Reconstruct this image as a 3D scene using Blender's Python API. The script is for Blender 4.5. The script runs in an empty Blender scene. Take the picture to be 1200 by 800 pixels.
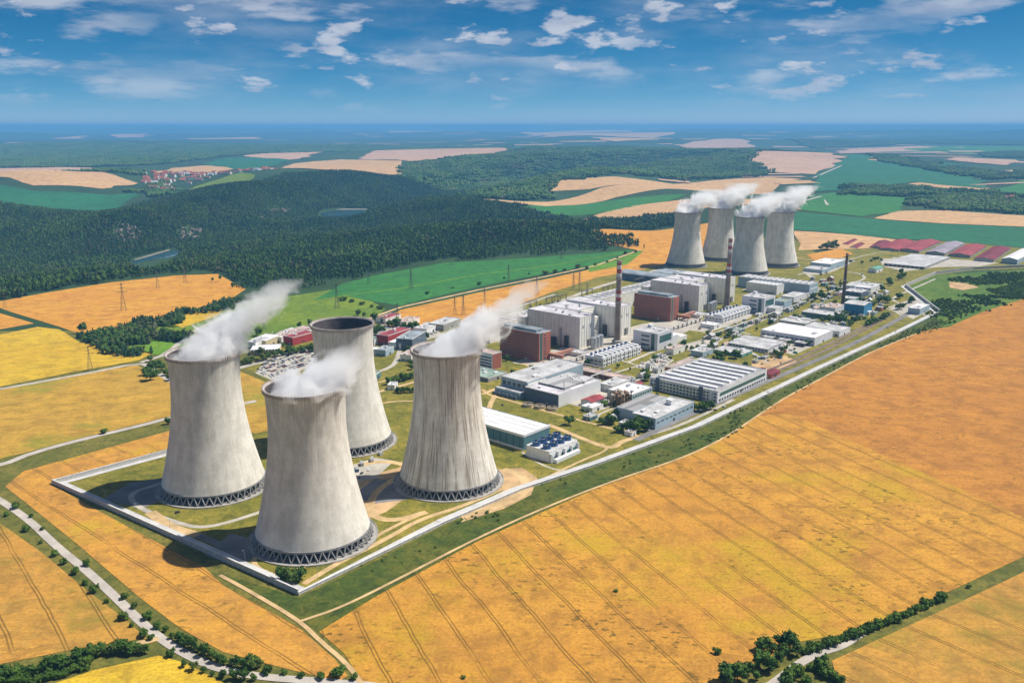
import bpy, bmesh, math, random
import numpy as np
from mathutils import Vector, Matrix
random.seed(7); RNG = np.random.default_rng(7)
R = math.radians
SC = bpy.context.scene
COL = SC.collection

# ------------------------------------------------------------------ camera, sky, sun, exposure
FPX, PITCH, CAMZ = 1038.28, R(13.63), 317.3
cam_d = bpy.data.cameras.new('camera'); cam = bpy.data.objects.new('camera', cam_d); COL.objects.link(cam)
cam_d.sensor_width = 36; cam_d.lens = 36 * FPX / 1200
cam_d.clip_start = 1; cam_d.clip_end = 400000
cam.location = (0, 0, CAMZ); cam.rotation_euler = (R(90) - PITCH, 0, 0)
SC.camera = cam
SUN_AZ, SUN_EL = R(14), R(57)          # azimuth from +X towards +Y
SKYGRADE = ((2.3, 60, .42), (1.05, 12.6, .8), (.80, 10.0, 1.2))
w = bpy.data.worlds.new('World'); SC.world = w; w.use_nodes = True
def build_world():
    nt = w.node_tree; nt.nodes.clear(); N = nt.nodes.new; L = nt.links.new
    out = N('ShaderNodeOutputWorld'); bg = N('ShaderNodeBackground'); bg.inputs['Strength'].default_value = 0.068
    sky = N('ShaderNodeTexSky'); sky.sky_type = 'NISHITA'; sky.sun_disc = False
    sky.sun_elevation = SUN_EL; sky.sun_rotation = R(90) - SUN_AZ
    sky.altitude = 700; sky.air_density = 0.3; sky.dust_density = 0.0; sky.ozone_density = 6.0
    tc = N('ShaderNodeTexCoord'); sep = N('ShaderNodeSeparateXYZ'); L(tc.outputs['Generated'], sep.inputs[0])
    def m(op, a, b=None, c=None, clamp=False):
        n = N('ShaderNodeMath'); n.operation = op; n.use_clamp = clamp
        for i, v in enumerate((a, b, c)):
            if v is None: continue
            if isinstance(v, (int, float)): n.inputs[i].default_value = v
            else: L(v, n.inputs[i])
        return n.outputs[0]
    z = sep.outputs['Z']; cb = tc
    def noise(scale, detail, rough, off, flat=3.2):
        mp = N('ShaderNodeMapping'); mp.inputs['Location'].default_value = off; mp.inputs['Scale'].default_value = (1, 1, flat)
        L(tc.outputs['Generated'], mp.inputs[0])
        n = N('ShaderNodeTexNoise'); n.inputs['Scale'].default_value = scale; n.inputs['Detail'].default_value = detail
        n.inputs['Roughness'].default_value = rough; L(mp.outputs[0], n.inputs['Vector']); return n.outputs['Fac']
    def ramp(v, a, b):
        n = N('ShaderNodeMapRange'); n.interpolation_type = 'SMOOTHSTEP'; L(v, n.inputs[0])
        n.inputs[1].default_value = a; n.inputs[2].default_value = b; return n.outputs[0]
    hor = ramp(z, 0.008, 0.05)
    # broad thin veil, patchy cumulus, tiny fair-weather puffs
    veil = m('MULTIPLY', ramp(noise(3.0, 7, .60, (3.1, 7.7, 0), 4.5), .42, .70), .55)
    big = m('MULTIPLY', ramp(noise(6.5, 8, .56, (1.3, 2.2, .4), 4.2), .49, .62), ramp(noise(2.2, 2, .5, (5.0, 1.5, 0)), .42, .56))
    small = m('MULTIPLY', ramp(noise(15.0, 7, .55, (8.3, 4.1, 0), 3.0), .56, .65), ramp(noise(3.0, 2, .5, (2.0, 9.5, 0)), .40, .54))
    c = m('MAXIMUM', m('MAXIMUM', veil, m('MULTIPLY', big, .85)), small); c = m('MULTIPLY', c, hor); c = m('MULTIPLY', c, .72)
    shade = ramp(noise(12, 7, .6, (8.25, 4.2, .02), 3.4), .36, .62)
    cc = N('ShaderNodeMix'); cc.data_type = 'RGBA'; L(shade, cc.inputs[0])
    cc.inputs[6].default_value = (5.6, 6.1, 7.6, 1); cc.inputs[7].default_value = (8.6, 8.8, 9.6, 1)
    sp = N('ShaderNodeSeparateColor'); L(sky.outputs[0], sp.inputs[0]); hs = N('ShaderNodeCombineColor')   # contrast grade of the whole sky
    for i, (g, k, top) in enumerate(SKYGRADE): L(m('MULTIPLY', m('POWER', m('MINIMUM', m('MULTIPLY', sp.outputs[i], .1), top), g), k), hs.inputs[i])
    mx = N('ShaderNodeMix'); mx.data_type = 'RGBA'; L(c, mx.inputs[0]); L(hs.outputs[0], mx.inputs[6]); L(cc.outputs[2], mx.inputs[7])
    L(mx.outputs[2], bg.inputs['Color']); L(bg.outputs[0], out.inputs['Surface'])
build_world()
sd = bpy.data.lights.new('sun', 'SUN'); sd.energy = 5.0; sd.angle = R(.53); sd.color = (1, .95, .86)
sun = bpy.data.objects.new('sun', sd); COL.objects.link(sun)
sun.rotation_euler = Vector((-math.cos(SUN_AZ) * math.cos(SUN_EL), -math.sin(SUN_AZ) * math.cos(SUN_EL), -math.sin(SUN_EL))).to_track_quat('-Z', 'Y').to_euler()
sun.location = (400, 300, 900)
vs = SC.view_settings; vs.view_transform = 'Standard'; vs.look = 'None'; vs.exposure = 0.28; vs.gamma = 1; vs.use_curve_mapping = False
SC.cycles.use_denoising = True; SC.cycles.max_bounces = 12; SC.cycles.diffuse_bounces = 2; SC.cycles.glossy_bounces = 2
SC.cycles.transparent_max_bounces = 8; SC.cycles.volume_bounces = 10; SC.cycles.volume_step_rate = 1.0; SC.cycles.volume_max_steps = 96
SC.cycles.use_adaptive_sampling = True; SC.cycles.adaptive_threshold = 0.02

# ------------------------------------------------------------------ survey helpers
UX = np.array([.656, .755]); UX = UX / np.linalg.norm(UX); VX = np.array([-UX[1], UX[0]])
ROT = math.atan2(UX[1], UX[0])
def G(u, v, z=0.0):
    """ground point (x, y) at height z that was surveyed at photograph point (u, v)"""
    x = (u - 600) / FPX; yy = (400 - v) / FPX
    d = (x, math.cos(PITCH) + yy * math.sin(PITCH), -math.sin(PITCH) + yy * math.cos(PITCH))
    s = (z - CAMZ) / d[2]
    return np.array([d[0] * s, d[1] * s])
def uv(u, v): return UX * u + VX * v
def height_at(c, vt):
    g = G(*c); a = (400 - vt) / FPX
    # solve for z with w/d = a
    cp, sp = math.cos(PITCH), math.sin(PITCH)
    y = g[1]; zz = (a * y * cp - y * sp) / (cp + a * sp)
    return zz + CAMZ

# ------------------------------------------------------------------ mesh helpers
def link(o, parent=None):
    COL.objects.link(o)
    if parent is not None: o.parent = parent
    return o
def mesh(name, verts, faces, mat=None, smooth=False):
    me = bpy.data.meshes.new(name); me.from_pydata([tuple(map(float, v)) for v in verts], [], faces)
    if mat is not None:
        for x in (mat if isinstance(mat, (list, tuple)) else [mat]): me.materials.append(x)
    if smooth: me.polygons.foreach_set('use_smooth', [True] * len(me.polygons))
    me.update(); return me
def obj(name, me, parent=None, loc=(0, 0, 0), rz=0.0):
    o = bpy.data.objects.new(name, me); o.location = loc; o.rotation_euler = (0, 0, rz); return link(o, parent)
def tag(o, label=None, cat=None, group=None, kind=None):
    for k, v in (('label', label), ('category', cat), ('group', group), ('kind', kind)):
        if v: o[k] = v
    return o
def thing(name, label, cat, loc, rz=0.0, group=None):
    o = bpy.data.objects.new(name, None); o.empty_display_size = 1; o.location = (loc[0], loc[1], loc[2] if len(loc) > 2 else 0); o.rotation_euler = (0, 0, rz)
    link(o); return tag(o, label, cat, group)
def copy_tree(o, parent=None):
    c = o.copy(); COL.objects.link(c); c.parent = parent
    for ch in list(o.children): copy_tree(ch, c)
    return c
class MB:
    def __init__(s): s.v = []; s.f = []; s.m = []
    def add(s, v, f, m=0):
        k = len(s.v); s.v += [tuple(p) for p in v]; s.f += [tuple(i + k for i in q) for q in f]; s.m += [m] * len(f); return s
    def box(s, x0, x1, y0, y1, z0, z1, m=0, bottom=True):
        v = [(x, y, z) for z in (z0, z1) for (x, y) in ((x0, y0), (x1, y0), (x1, y1), (x0, y1))]
        f = [(4, 5, 6, 7), (0, 1, 5, 4), (1, 2, 6, 5), (2, 3, 7, 6), (3, 0, 4, 7)]
        if bottom: f.append((3, 2, 1, 0))
        return s.add(v, f, m)
    def bar(s, a, b, r, n=4, r2=None, m=0, caps=True):
        a = Vector(a); b = Vector(b); d = (b - a).normalized(); r2 = r if r2 is None else r2
        t = Vector((0, 0, 1)) if abs(d.z) < .9 else Vector((1, 0, 0)); e1 = d.cross(t).normalized(); e2 = d.cross(e1)
        v = [a + (e1 * math.cos(q) + e2 * math.sin(q)) * r for q in [2 * math.pi * (i + .5) / n for i in range(n)]]
        v += [b + (e1 * math.cos(q) + e2 * math.sin(q)) * r2 for q in [2 * math.pi * (i + .5) / n for i in range(n)]]
        f = [(i, i + n, (i + 1) % n + n, (i + 1) % n) for i in range(n)]
        if caps: f += [tuple(range(n)), tuple(range(2 * n - 1, n - 1, -1))]
        return s.add(v, f, m)
    def lathe(s, prof, n, m=0, cx=0, cy=0, closed=False):
        v = []
        for r, z in prof: v += [(cx + r * math.cos(2 * math.pi * i / n), cy + r * math.sin(2 * math.pi * i / n), z) for i in range(n)]
        f = []; k = len(prof)
        for j in range(k if closed else k - 1):
            a, b = j * n, ((j + 1) % k) * n
            f += [(a + i, a + (i + 1) % n, b + (i + 1) % n, b + i) for i in range(n)]
        return s.add(v, f, m)
    def me(s, name, mat, smooth=False):
        me = mesh(name, s.v, s.f, mat, smooth)
        if isinstance(mat, (list, tuple)): me.polygons.foreach_set('material_index', s.m)
        return me
    def build(s, name, mat, parent=None, loc=(0, 0, 0), rz=0.0, smooth=False): return obj(name, s.me(name, mat, smooth), parent, loc, rz)

# ------------------------------------------------------------------ material helpers
class NT:
    def __init__(s, name):
        s.mat = bpy.data.materials.new(name); s.mat.use_nodes = True; s.t = s.mat.node_tree; s.t.nodes.clear()
        s.out = s.t.nodes.new('ShaderNodeOutputMaterial'); s.b = s.t.nodes.new('ShaderNodeBsdfPrincipled')
        s.t.links.new(s.b.outputs[0], s.out.inputs['Surface']); s.b.inputs['Specular IOR Level'].default_value = .3
    def n(s, k): return s.t.nodes.new(k)
    def l(s, a, b): s.t.links.new(a, b)
    def setin(s, sock, v):
        if isinstance(v, (int, float)): sock.default_value = v
        elif isinstance(v, tuple): sock.default_value = v if len(v) == 4 or sock.type == 'VECTOR' else (*v, 1)
        else: s.l(v, sock)
    def math(s, op, a, b=None, clamp=False):
        n = s.n('ShaderNodeMath'); n.operation = op; n.use_clamp = clamp; s.setin(n.inputs[0], a)
        if b is not None: s.setin(n.inputs[1], b)
        return n.outputs[0]
    def pos(s, obj=True, scale=(1, 1, 1), rot=(0, 0, 0), loc=(0, 0, 0)):
        if obj: src = s.n('ShaderNodeTexCoord').outputs['Object']
        else: src = s.n('ShaderNodeNewGeometry').outputs['Position']
        m = s.n('ShaderNodeMapping'); m.inputs['Scale'].default_value = scale; m.inputs['Rotation'].default_value = rot; m.inputs['Location'].default_value = loc
        s.l(src, m.inputs[0]); return m.outputs[0]
    def noise(s, vec, scale, detail=4, rough=.55, dist=0):
        n = s.n('ShaderNodeTexNoise'); s.l(vec, n.inputs['Vector']); n.inputs['Scale'].default_value = scale
        n.inputs['Detail'].default_value = detail; n.inputs['Roughness'].default_value = rough; n.inputs['Distortion'].default_value = dist; return n.outputs['Fac']
    def ramp(s, v, a, b, c=0.0, d=1.0):
        n = s.n('ShaderNodeMapRange'); n.interpolation_type = 'SMOOTHSTEP'; s.l(v, n.inputs[0])
        for i, q in ((1, a), (2, b), (3, c), (4, d)): n.inputs[i].default_value = q
        return n.outputs[0]
    def mix(s, f, a, b, mode='MIX'):
        n = s.n('ShaderNodeMix'); n.data_type = 'RGBA'; n.blend_type = mode; s.setin(n.inputs[0], f); s.setin(n.inputs[6], a); s.setin(n.inputs[7], b); return n.outputs[2]
    def bump(s, hgt, strength=.3, dist=1.0):
        n = s.n('ShaderNodeBump'); n.inputs['Strength'].default_value = strength; n.inputs['Distance'].default_value = dist
        s.l(hgt, n.inputs['Height']); s.l(n.outputs[0], s.b.inputs['Normal'])
    def done(s, col, rough=.9, metal=0.0):
        s.setin(s.b.inputs['Base Color'], col); s.setin(s.b.inputs['Roughness'], rough); s.b.inputs['Metallic'].default_value = metal; return s.mat
def plain(name, c, rough=.85, var=.18, scale=.08, fine=.9, bump=.0, metal=0.0, world=False):
    """weathered single-colour surface: broad stains and fine grain"""
    t = NT(name); p = t.pos(not world)
    a = t.noise(p, scale, 5, .6); b = t.noise(p, fine, 3, .6)
    lo = tuple(x * (1 - var * 1.3) for x in c); hi = tuple(min(.92, x * (1 + var * .9)) for x in c)
    col = t.mix(t.ramp(a, .3, .7), lo, hi); col = t.mix(t.math('MULTIPLY', t.ramp(b, .45, .75), var), col, tuple(x * .55 for x in c))
    if bump: t.bump(b, bump, .2)
    return t.done(col, rough, metal)
def grass(name, c1, c2, c3, s=.012, dry=.5):
    t = NT(name); p = t.pos(False)
    a = t.noise(p, s, 6, .65); b = t.noise(p, s * 7, 5, .65, .4); c = t.noise(p, .35, 3, .6)
    col = t.mix(t.ramp(a, .38, .64), c1, c2); col = t.mix(t.math('MULTIPLY', t.ramp(b, .48, .72), dry), col, c3)
    d = t.noise(p, .09, 6, .75, .8); col = t.mix(t.ramp(d, .47, .62, 0, .55), col, tuple(x * .45 for x in c3)); col = t.mix(t.ramp(d, .32, .44, .5, 0), col, tuple(min(.8, x * k) for x, k in zip(c2, (1.5, 1.25, 1.2)))); col = t.mix(t.ramp(c, .40, .72, 0, .5), col, tuple(x * .45 for x in c1)); t.bump(c, .5, .6)
    return t.done(col, .95)
def crop(name, c1, c2, c3, ang=0.0, period=32.0, tram=.6, s=.005, specks=.5, row=.25, stubble=.0, green=None, gthr=(.56, .72)):
    """ripe crop: broad tint patches, drill rows, tyre tracks (pairs of lines) and weedy specks. ang = direction of the rows in radians from +X"""
    t = NT(name); p = t.pos(False); q = t.pos(False, rot=(0, 0, -ang))
    a = t.noise(p, s, 6, .62); b = t.noise(p, s * 6, 5, .65, .6)
    col = t.mix(t.ramp(a, .36, .66), c1, c2); col = t.mix(t.ramp(b, .42, .68, 0, .9), col, c3); med = t.noise(p, .045, 5, .7, .5); col = t.mix(t.ramp(med, .46, .64, 0, .62), col, tuple(x * .62 for x in c3)); col = t.mix(t.ramp(med, .30, .45, .35, 0), col, tuple(min(.8, x * 1.25) for x in c2))
    if green is not None:
        g = t.noise(t.pos(False, loc=(371, 190, 0)), s * 1.3, 5, .7); col = t.mix(t.ramp(g, gthr[0], gthr[1], 0, .8), col, green)
    # drill rows / combing along the working direction
    st = t.noise(t.pos(False, rot=(0, 0, -ang), scale=(.02, .5, 1)), 1.0, 4, .6)
    col = t.mix(t.ramp(st, .4, .7, 0, row), col, tuple(x * .55 for x in c1))
    sep = t.n('ShaderNodeSeparateXYZ'); t.l(q, sep.inputs[0])
    wob = t.math('MULTIPLY', t.math('SUBTRACT', t.noise(p, .008, 3, .6), .5), 9.0)
    y = t.math('ADD', sep.outputs['Y'], wob)
    m = t.math('MULTIPLY', t.math('FRACT', t.math('DIVIDE', y, period)), period)
    d = t.math('ABSOLUTE', t.math('SUBTRACT', t.math('ABSOLUTE', t.math('SUBTRACT', m, period / 2)), 1.1))
    line = t.ramp(d, .15, .75, 1, 0)
    fade = t.ramp(t.noise(p, .012, 4, .6), .28, .52)
    col = t.mix(t.math('MULTIPLY', t.math('MULTIPLY', line, fade), tram), col, tuple(x * .2 for x in (c1[0] * .8, c1[1], c1[2])))
    if specks:
        dk = tuple(x * .26 for x in (c1[0] * .62, c1[1], c1[2]))
        sp = t.noise(t.pos(False, rot=(0, 0, -ang), scale=(.6, 1, 1)), .22, 5, .6); gate = t.ramp(t.noise(p, .011, 4, .65), .42, .62)
        col = t.mix(t.math('MULTIPLY', t.math('MULTIPLY', t.ramp(sp, .555, .63), gate), specks), col, dk)
        lod = t.noise(t.pos(False, rot=(0, 0, -ang + .25), scale=(.35, 1, 1)), .09, 6, .72, 1.2); g2 = t.ramp(t.noise(t.pos(False, loc=(90, 40, 0)), .007, 4, .6), .52, .66)
        col = t.mix(t.math('MULTIPLY', t.ramp(lod, .52, .60), t.math('MULTIPLY', g2, specks * .55)), col, tuple(x * .5 for x in c3))
        col = t.mix(t.math('MULTIPLY', t.ramp(lod, .36, .45, 1, 0), t.math('MULTIPLY', g2, .55)), col, tuple(min(.85, x * 1.35) for x in c2))
        gr = t.noise(p, .40, 5, .75); col = t.mix(t.ramp(gr, .44, .66, 0, .55), col, tuple(x * .48 for x in c1)); col = t.mix(t.ramp(gr, .30, .42, .4, 0), col, tuple(min(.85, x * 1.3) for x in c2))
    t.bump(t.noise(p, .6, 3, .6), .35, .5)
    return t.done(col, .95)
# ------------------------------------------------------------------ terrain
ZR = -70.0
RIVER = np.array([G(*p, ZR) for p in ((-420, 372), (-150, 338), (40, 315), (180, 297), (270, 279), (400, 250), (520, 228), (640, 210), (800, 199))])
HILLS = [(-900, 5200, 1300, 900, 45, .1), (700, 7600, 1900, 900, 85, .1), (2300, 8600, 1700, 900, 70, -.1), (-3300, 5000, 900, 700, 50, 0), (300, 9800, 2600, 800, 70, 0.05),
         (13500, 27000, 9000, 1800, 205, -.1), (5200, 24500, 5000, 1500, 140, .05), (-4000, 30000, 9000, 2200, 120, 0), (-16000, 26000, 7000, 1800, 110, .1), (1000, 17500, 2600, 1200, 80, 0), (4200, 16000, 2600, 900, 75, .1), (-7000, 15500, 3500, 1000, 60, 0), (24000, 50000, 15000, 3500, 395, 0), (-26000, 56000, 15000, 3500, 370, 0), (-4000, 60000, 9000, 3500, 385, 0), (8000, 62000, 8000, 3000, 350, 0), (-14000, 42000, 9000, 2500, 250, .1), (9000, 36000, 7000, 2200, 250, .1)]
WAVES = [(RNG.uniform(.6, 1.6) * 2 * math.pi / 5200, RNG.uniform(0, 6.28), RNG.uniform(0, 6.28)) for _ in range(9)]
def H(x, y):
    x = np.asarray(x, float); y = np.asarray(y, float); shp = x.shape; P = np.stack([x.ravel(), y.ravel()], 1)
    best = np.full(len(P), 1e9); side = np.zeros(len(P))
    for a, b in zip(RIVER[:-1], RIVER[1:]):
        d = b - a; t = np.clip(((P - a) @ d) / (d @ d), 0, 1); q = P - (a + t[:, None] * d); r = np.hypot(q[:, 0], q[:, 1])
        s = d[0] * q[:, 1] - d[1] * q[:, 0]; m = r < best; best[m] = r[m]; side[m] = s[m]
    wd = np.where(side > 0, 330.0, 640.0); t = np.clip((best - 75) / wd, 0, 1); h = ZR * (1 - t * t * (3 - 2 * t))
    d = np.hypot(P[:, 0], P[:, 1]); far = np.clip((d - 4200) / 9000, 0, 1)
    wv = sum(np.sin(k * (P[:, 0] * math.cos(a) + P[:, 1] * math.sin(a)) + ph) for k, a, ph in WAVES) / 3
    h = h + far * 16 * (wv + 1) * (best > 400)
    fm = np.clip((d - 2050) / 700, 0, 1) * np.clip((.42 - P[:, 0] / np.maximum(d, 1)) / .15, 0, 1) * np.clip((7500 - d) / 2500, 0, 1)
    rl = sum(np.sin(k * 4.2 * (P[:, 0] * math.cos(a * 1.7) + P[:, 1] * math.sin(a * 1.7)) + ph * 2) for k, a, ph in WAVES) / 3
    h = h + fm * 30 * rl * np.clip((best - 90) / 260, 0, 1)
    for hx, hy, rx, ry, am, an in HILLS:
        ca, sa = math.cos(an), math.sin(an); dx = P[:, 0] - hx; dy = P[:, 1] - hy
        h = h + am * np.exp(-((dx * ca + dy * sa) / rx) ** 2 - ((-dx * sa + dy * ca) / ry) ** 2) * np.clip((best - 120) / 500, 0, 1) * np.clip((d - 3600) / 1500, 0, 1)
    h = np.where(h > 380, 380 + (h - 380) * .35, h)
    return h.reshape(shp)
def lines(segs):
    out = []
    for a, b, st in segs: out += list(np.arange(a, b, st))
    return np.array(out + [segs[-1][1]], float)
GX = lines([(-110000, -20000, 3000), (-20000, -6000, 500), (-6000, -3200, 140), (-3200, 1800, 50), (1800, 6000, 140), (6000, 20000, 500), (20000, 110000, 3000)])
GY = lines([(-3000, 1400, 400), (1400, 5200, 45), (5200, 10000, 120), (10000, 30000, 450), (30000, 150000, 2500)])
gx, gy = np.meshgrid(GX, GY); gz = H(gx, gy)
nx, ny = len(GX), len(GY)
gverts = np.stack([gx.ravel(), gy.ravel(), gz.ravel()], 1)
ii = (np.arange(ny - 1)[:, None] * nx + np.arange(nx - 1)[None]).ravel()
gfaces = np.stack([ii, ii + 1, ii + nx + 1, ii + nx], 1).tolist()
def mat_ground():
    t = NT('woodland_ground'); p = t.pos(False)
    a = t.noise(p, .0011, 8, .68); b = t.noise(p, .02, 6, .7)
    col = t.mix(t.ramp(a, .36, .66), (.018, .050, .016), (.040, .085, .024)); col = t.mix(t.ramp(b, .4, .7, 0, .6), col, (.014, .038, .012))
    t.bump(b, .6, 8); return t.done(col, .95)
ground = obj('ground', mesh('ground', gverts, gfaces, mat_ground(), True)); tag(ground, 'wooded dark green land reaching to the horizon', 'ground', kind='structure')

def drape(name, P, z, mat, kind='structure', rough=False):
    """polygon (world x, y) laid on the terrain, lifted by z"""
    P = [np.array(q) for q in P]
    if rough:
        rg = random.Random(len(P) + int(P[0][0])); Q = []
        for a, b in zip(P, P[1:] + P[:1]):
            n = max(1, min(7, int(np.linalg.norm(b - a) / 90))); e = np.linalg.norm(b - a) * .035
            Q += [a + (b - a) * k / n + (0 if k == 0 else np.array([rg.uniform(-e, e), rg.uniform(-e, e)])) for k in range(n)]
        P = Q
    A = np.array(P)
    lo, hi = A.min(0), A.max(0)
    bm = bmesh.new(); f = bm.faces.new([bm.verts.new((q[0], q[1], 0)) for q in P])
    xs = np.linspace(lo[0], hi[0], 12); ys = np.linspace(lo[1], hi[1], 12); mx, my = np.meshgrid(xs, ys)
    if np.abs(H(mx, my)).max() > .02:
        bmesh.ops.triangulate(bm, faces=bm.faces[:])
        cx = [g for g in GX if lo[0] < g < hi[0]]; cy = [g for g in GY if lo[1] < g < hi[1]]
        for g in cx: bmesh.ops.bisect_plane(bm, geom=bm.verts[:] + bm.edges[:] + bm.faces[:], plane_co=(g, 0, 0), plane_no=(1, 0, 0))
        for g in cy: bmesh.ops.bisect_plane(bm, geom=bm.verts[:] + bm.edges[:] + bm.faces[:], plane_co=(0, g, 0), plane_no=(0, 1, 0))
        hh = H(np.array([v.co.x for v in bm.verts]), np.array([v.co.y for v in bm.verts]))
        dd = math.hypot(*A.mean(0))
        for v, q in zip(bm.verts, hh): v.co.z = q + z + max(0, dd - 3000) * .0004
    else:
        for v in bm.verts: v.co.z = z
    bm.normal_update()
    for q in bm.faces:
        if q.normal.z < 0: q.normal_flip()
    me = bpy.data.meshes.new(name); bm.to_mesh(me); bm.free(); me.materials.append(mat)
    o = obj(name, me); tag(o, kind=kind); return o
def field(name, px, z, mat, label=None, cat='field', rough=False):
    o = drape(name, [G(*p) for p in px], z, mat, rough=rough); tag(o, label, cat if label else None); return o
def ribbon_pts(P, w):
    """left and right edges of a strip along a polyline"""
    P = [np.array(q, float) for q in P]; Lf, Rt = [], []
    for i, q in enumerate(P):
        a = P[max(i - 1, 0)]; b = P[min(i + 1, len(P) - 1)]; d = (b - a) / np.linalg.norm(b - a); n = np.array([-d[1], d[0]])
        k = 1.0
        if 0 < i < len(P) - 1:
            d1 = (q - a) / np.linalg.norm(q - a); k = 1 / max(.5, abs(d1 @ d))
        Lf.append(q + n * w / 2 * k); Rt.append(q - n * w / 2 * k)
    return Lf, Rt
def smooth_line(P, it=2):
    P = [np.array(q, float) for q in P]
    for _ in range(it):
        Q = [P[0]]
        for a, b in zip(P[:-1], P[1:]): Q += [a * .75 + b * .25, a * .25 + b * .75]
        P = Q + [P[-1]]
    return P
def strip(name, P, w, z, mat, kind='structure', label=None, cat=None, smooth=0, h=0.0):
    if smooth: P = smooth_line(P, smooth)
    Lf, Rt = ribbon_pts(P, w); n = len(P)
    zz = [float(H(q[0], q[1])) + z for q in P]
    v = [(*a, q) for a, q in zip(Lf, zz)] + [(*b, q) for b, q in zip(Rt, zz)]; f = [(i, n + i, n + i + 1, i + 1) for i in range(n - 1)]
    o = obj(name, mesh(name, v, f, mat)); tag(o, label, cat, kind=kind); return o

# ------------------------------------------------------------------ field and land materials
TRAM = R(-66); VANG = math.atan2(VX[1], VX[0])
M_wheat = crop('wheat_main', (.53, 0.246, 0.034), (.60, 0.307, 0.039), (.44, 0.209, 0.037), TRAM, 27, .8, .0045, .9, .2, green=(.47, 0.307, 0.015), gthr=(.50, .66))
M_wheat_d = crop('wheat_dark', (.49, 0.209, 0.034), (.54, 0.237, 0.037), (.42, 0.177, 0.037), R(-62), 40, .25, .004, .6, .4)
M_wheat_s = crop('wheat_strip', (.58, 0.270, 0.045), (.60, 0.307, 0.041), (.46, 0.233, 0.053), VANG, 26, .8, .007, .7, .3, green=(.52, 0.344, 0.022), gthr=(.55, .66))
M_wheat_l = crop('wheat_left', (.52, 0.251, 0.045), (.55, 0.288, 0.045), (.40, 0.233, 0.045), R(-51), 27, .8, .006, .4, .3, green=(.21, 0.186, 0.022), gthr=(.54, .68))
M_wheat_y = crop('wheat_yellow', (.60, .36, 0.022), (.66, .44, 0.030), (.52, .34, 0.037), R(20), 30, .35, .006, .3, .2)
M_wheat_o = crop('wheat_orange', (.62, 0.279, 0.037), (.66, 0.335, 0.045), (.56, 0.242, 0.045), ROT, 30, .25, .004, .4, .2)
M_wheat_g = crop('wheat_greenish', (.50, .30, 0.045), (.57, .33, 0.037), (.42, .24, 0.037), R(30), 30, .4, .005, .4, .3, green=(.22, .24, 0.022), gthr=(.52, .66))
M_tan = crop('stubble_tan', (.56, .34, .16), (.60, .38, .18), (.50, .29, .14), .4, 60, .15, .002, .0, .2)
M_pink = crop('stubble_pink', (.52, .32, .21), (.58, .37, .24), (.44, .26, .17), .2, 60, .0, .0015, .0, .2)
M_green = crop('maize_green', (.035, .17, .03), (.045, .20, .035), (.03, .14, .03), R(37), 34, .35, .004, .0, .25)
M_dgreen = crop('beet_green', (.02, .13, .05), (.025, .155, .06), (.018, .11, .045), R(5), 60, .2, .002, .0, .2)
M_meadow = grass('meadow', (.13, .21, .018), (.19, .26, .02), (.10, .17, .02), .006, .6)
M_bright = grass('bright_meadow', (.11, .25, .015), (.16, .30, .02), (.09, .18, .02), .01, .4)
M_site = grass('site_grass', (.17, .16, .018), (.29, .23, .035), (.09, .125, .012), .02, .7)
M_belt = grass('belt_grass', (.060, .092, .010), (.125, .125, .016), (.03, .065, .008), .022, .8)
M_scrub = grass('scrub_grass', (.08, .16, .012), (.13, .19, .018), (.03, .095, .012), .012, .8)
M_dirt = plain('bare_earth', (.50, .33, .17), .95, .25, .05, .4, world=True)
M_path = plain('dirt_path', (.55, .38, .19), .95, .22, .06, .5, world=True)
M_road = plain('pale_road', (.46, .41, .36), .9, .15, .05, .5, world=True)
M_asph_shade = plain('asphalt', (.20, .19, .19), .9, .18, .05, .5, world=True)  # real asphalt on the service road; elsewhere it paints tower shade
M_conc = plain('concrete_paving', (.44, .40, .34), .9, .18, .05, .5, world=True)
M_track = plain('ballast', (.22, .16, .125), .95, .25, .08, .8, world=True)
M_perim = plain('perimeter_paving', (.52, .51, .50), .85, .12, .05, .5, world=True)

M_verge = grass('field_verge', (.13, .13, .02), (.20, .17, .03), (.07, .10, .015), .02, .7)
# ------------------------------------------------------------------ near fields
drape('verge', [(-1400, -300), (1500, -300), (1500, 1300), (700, 1380), (-300, 1380), (-1400, 1380)], .06, M_verge)
WALL = [(-80, 530), (62, 567)]
field('wheat_field', [(374, 740), (440, 699), (560, 634), (640, 598), (700, 572), (790, 541), (850, 512), (885, 488), (925, 484), (1030, 531), (1200, 606), (1500, 740), (1200, 652), (1110, 694), (1000, 741), (935, 752), (872, 790), (800, 860), (740, 1000), (450, 1000), (428, 850), (424, 800), (404, 766)], .30, M_wheat, 'ripe orange wheat field with tyre tracks in the right foreground')
field('wheat_field', [(885, 488), (920, 465), (960, 444), (1018, 413), (1080, 388), (1112, 383), (1150, 366), (1200, 350), (1300, 315), (1500, 330), (2200, 520), (1500, 740), (1200, 606), (1030, 531), (925, 484)], .31, M_wheat_d, 'darker brown wheat field along the right edge above the tracked one')
field('wheat_field', [(6, 570), (28, 552), (205, 503), (206, 523), (120, 547), (58, 566), (100, 590), (170, 628), (240, 665), (262, 686), (350, 735), (392, 772), (408, 792), (396, 798), (330, 782), (262, 764), (212, 737), (160, 697), (90, 637), (34, 592)], .30, M_wheat_s, 'narrow wheat strip between pale road and perimeter wall')
field('wheat_field', [(-500, 480), (-250, 520), (-60, 580), (0, 613), (50, 648), (100, 690), (150, 728), (172, 748), (100, 758), (0, 778), (-300, 850)], .30, M_wheat_l, 'wheat field turning green towards its hedge, lower left corner')
field('wheat_field', [(30, 812), (110, 785), (186, 768), (215, 776), (262, 800), (320, 840), (400, 1000), (-200, 1000)], .30, M_wheat_y, 'bright yellow wheat field below the dark hedge, bottom left')
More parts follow.
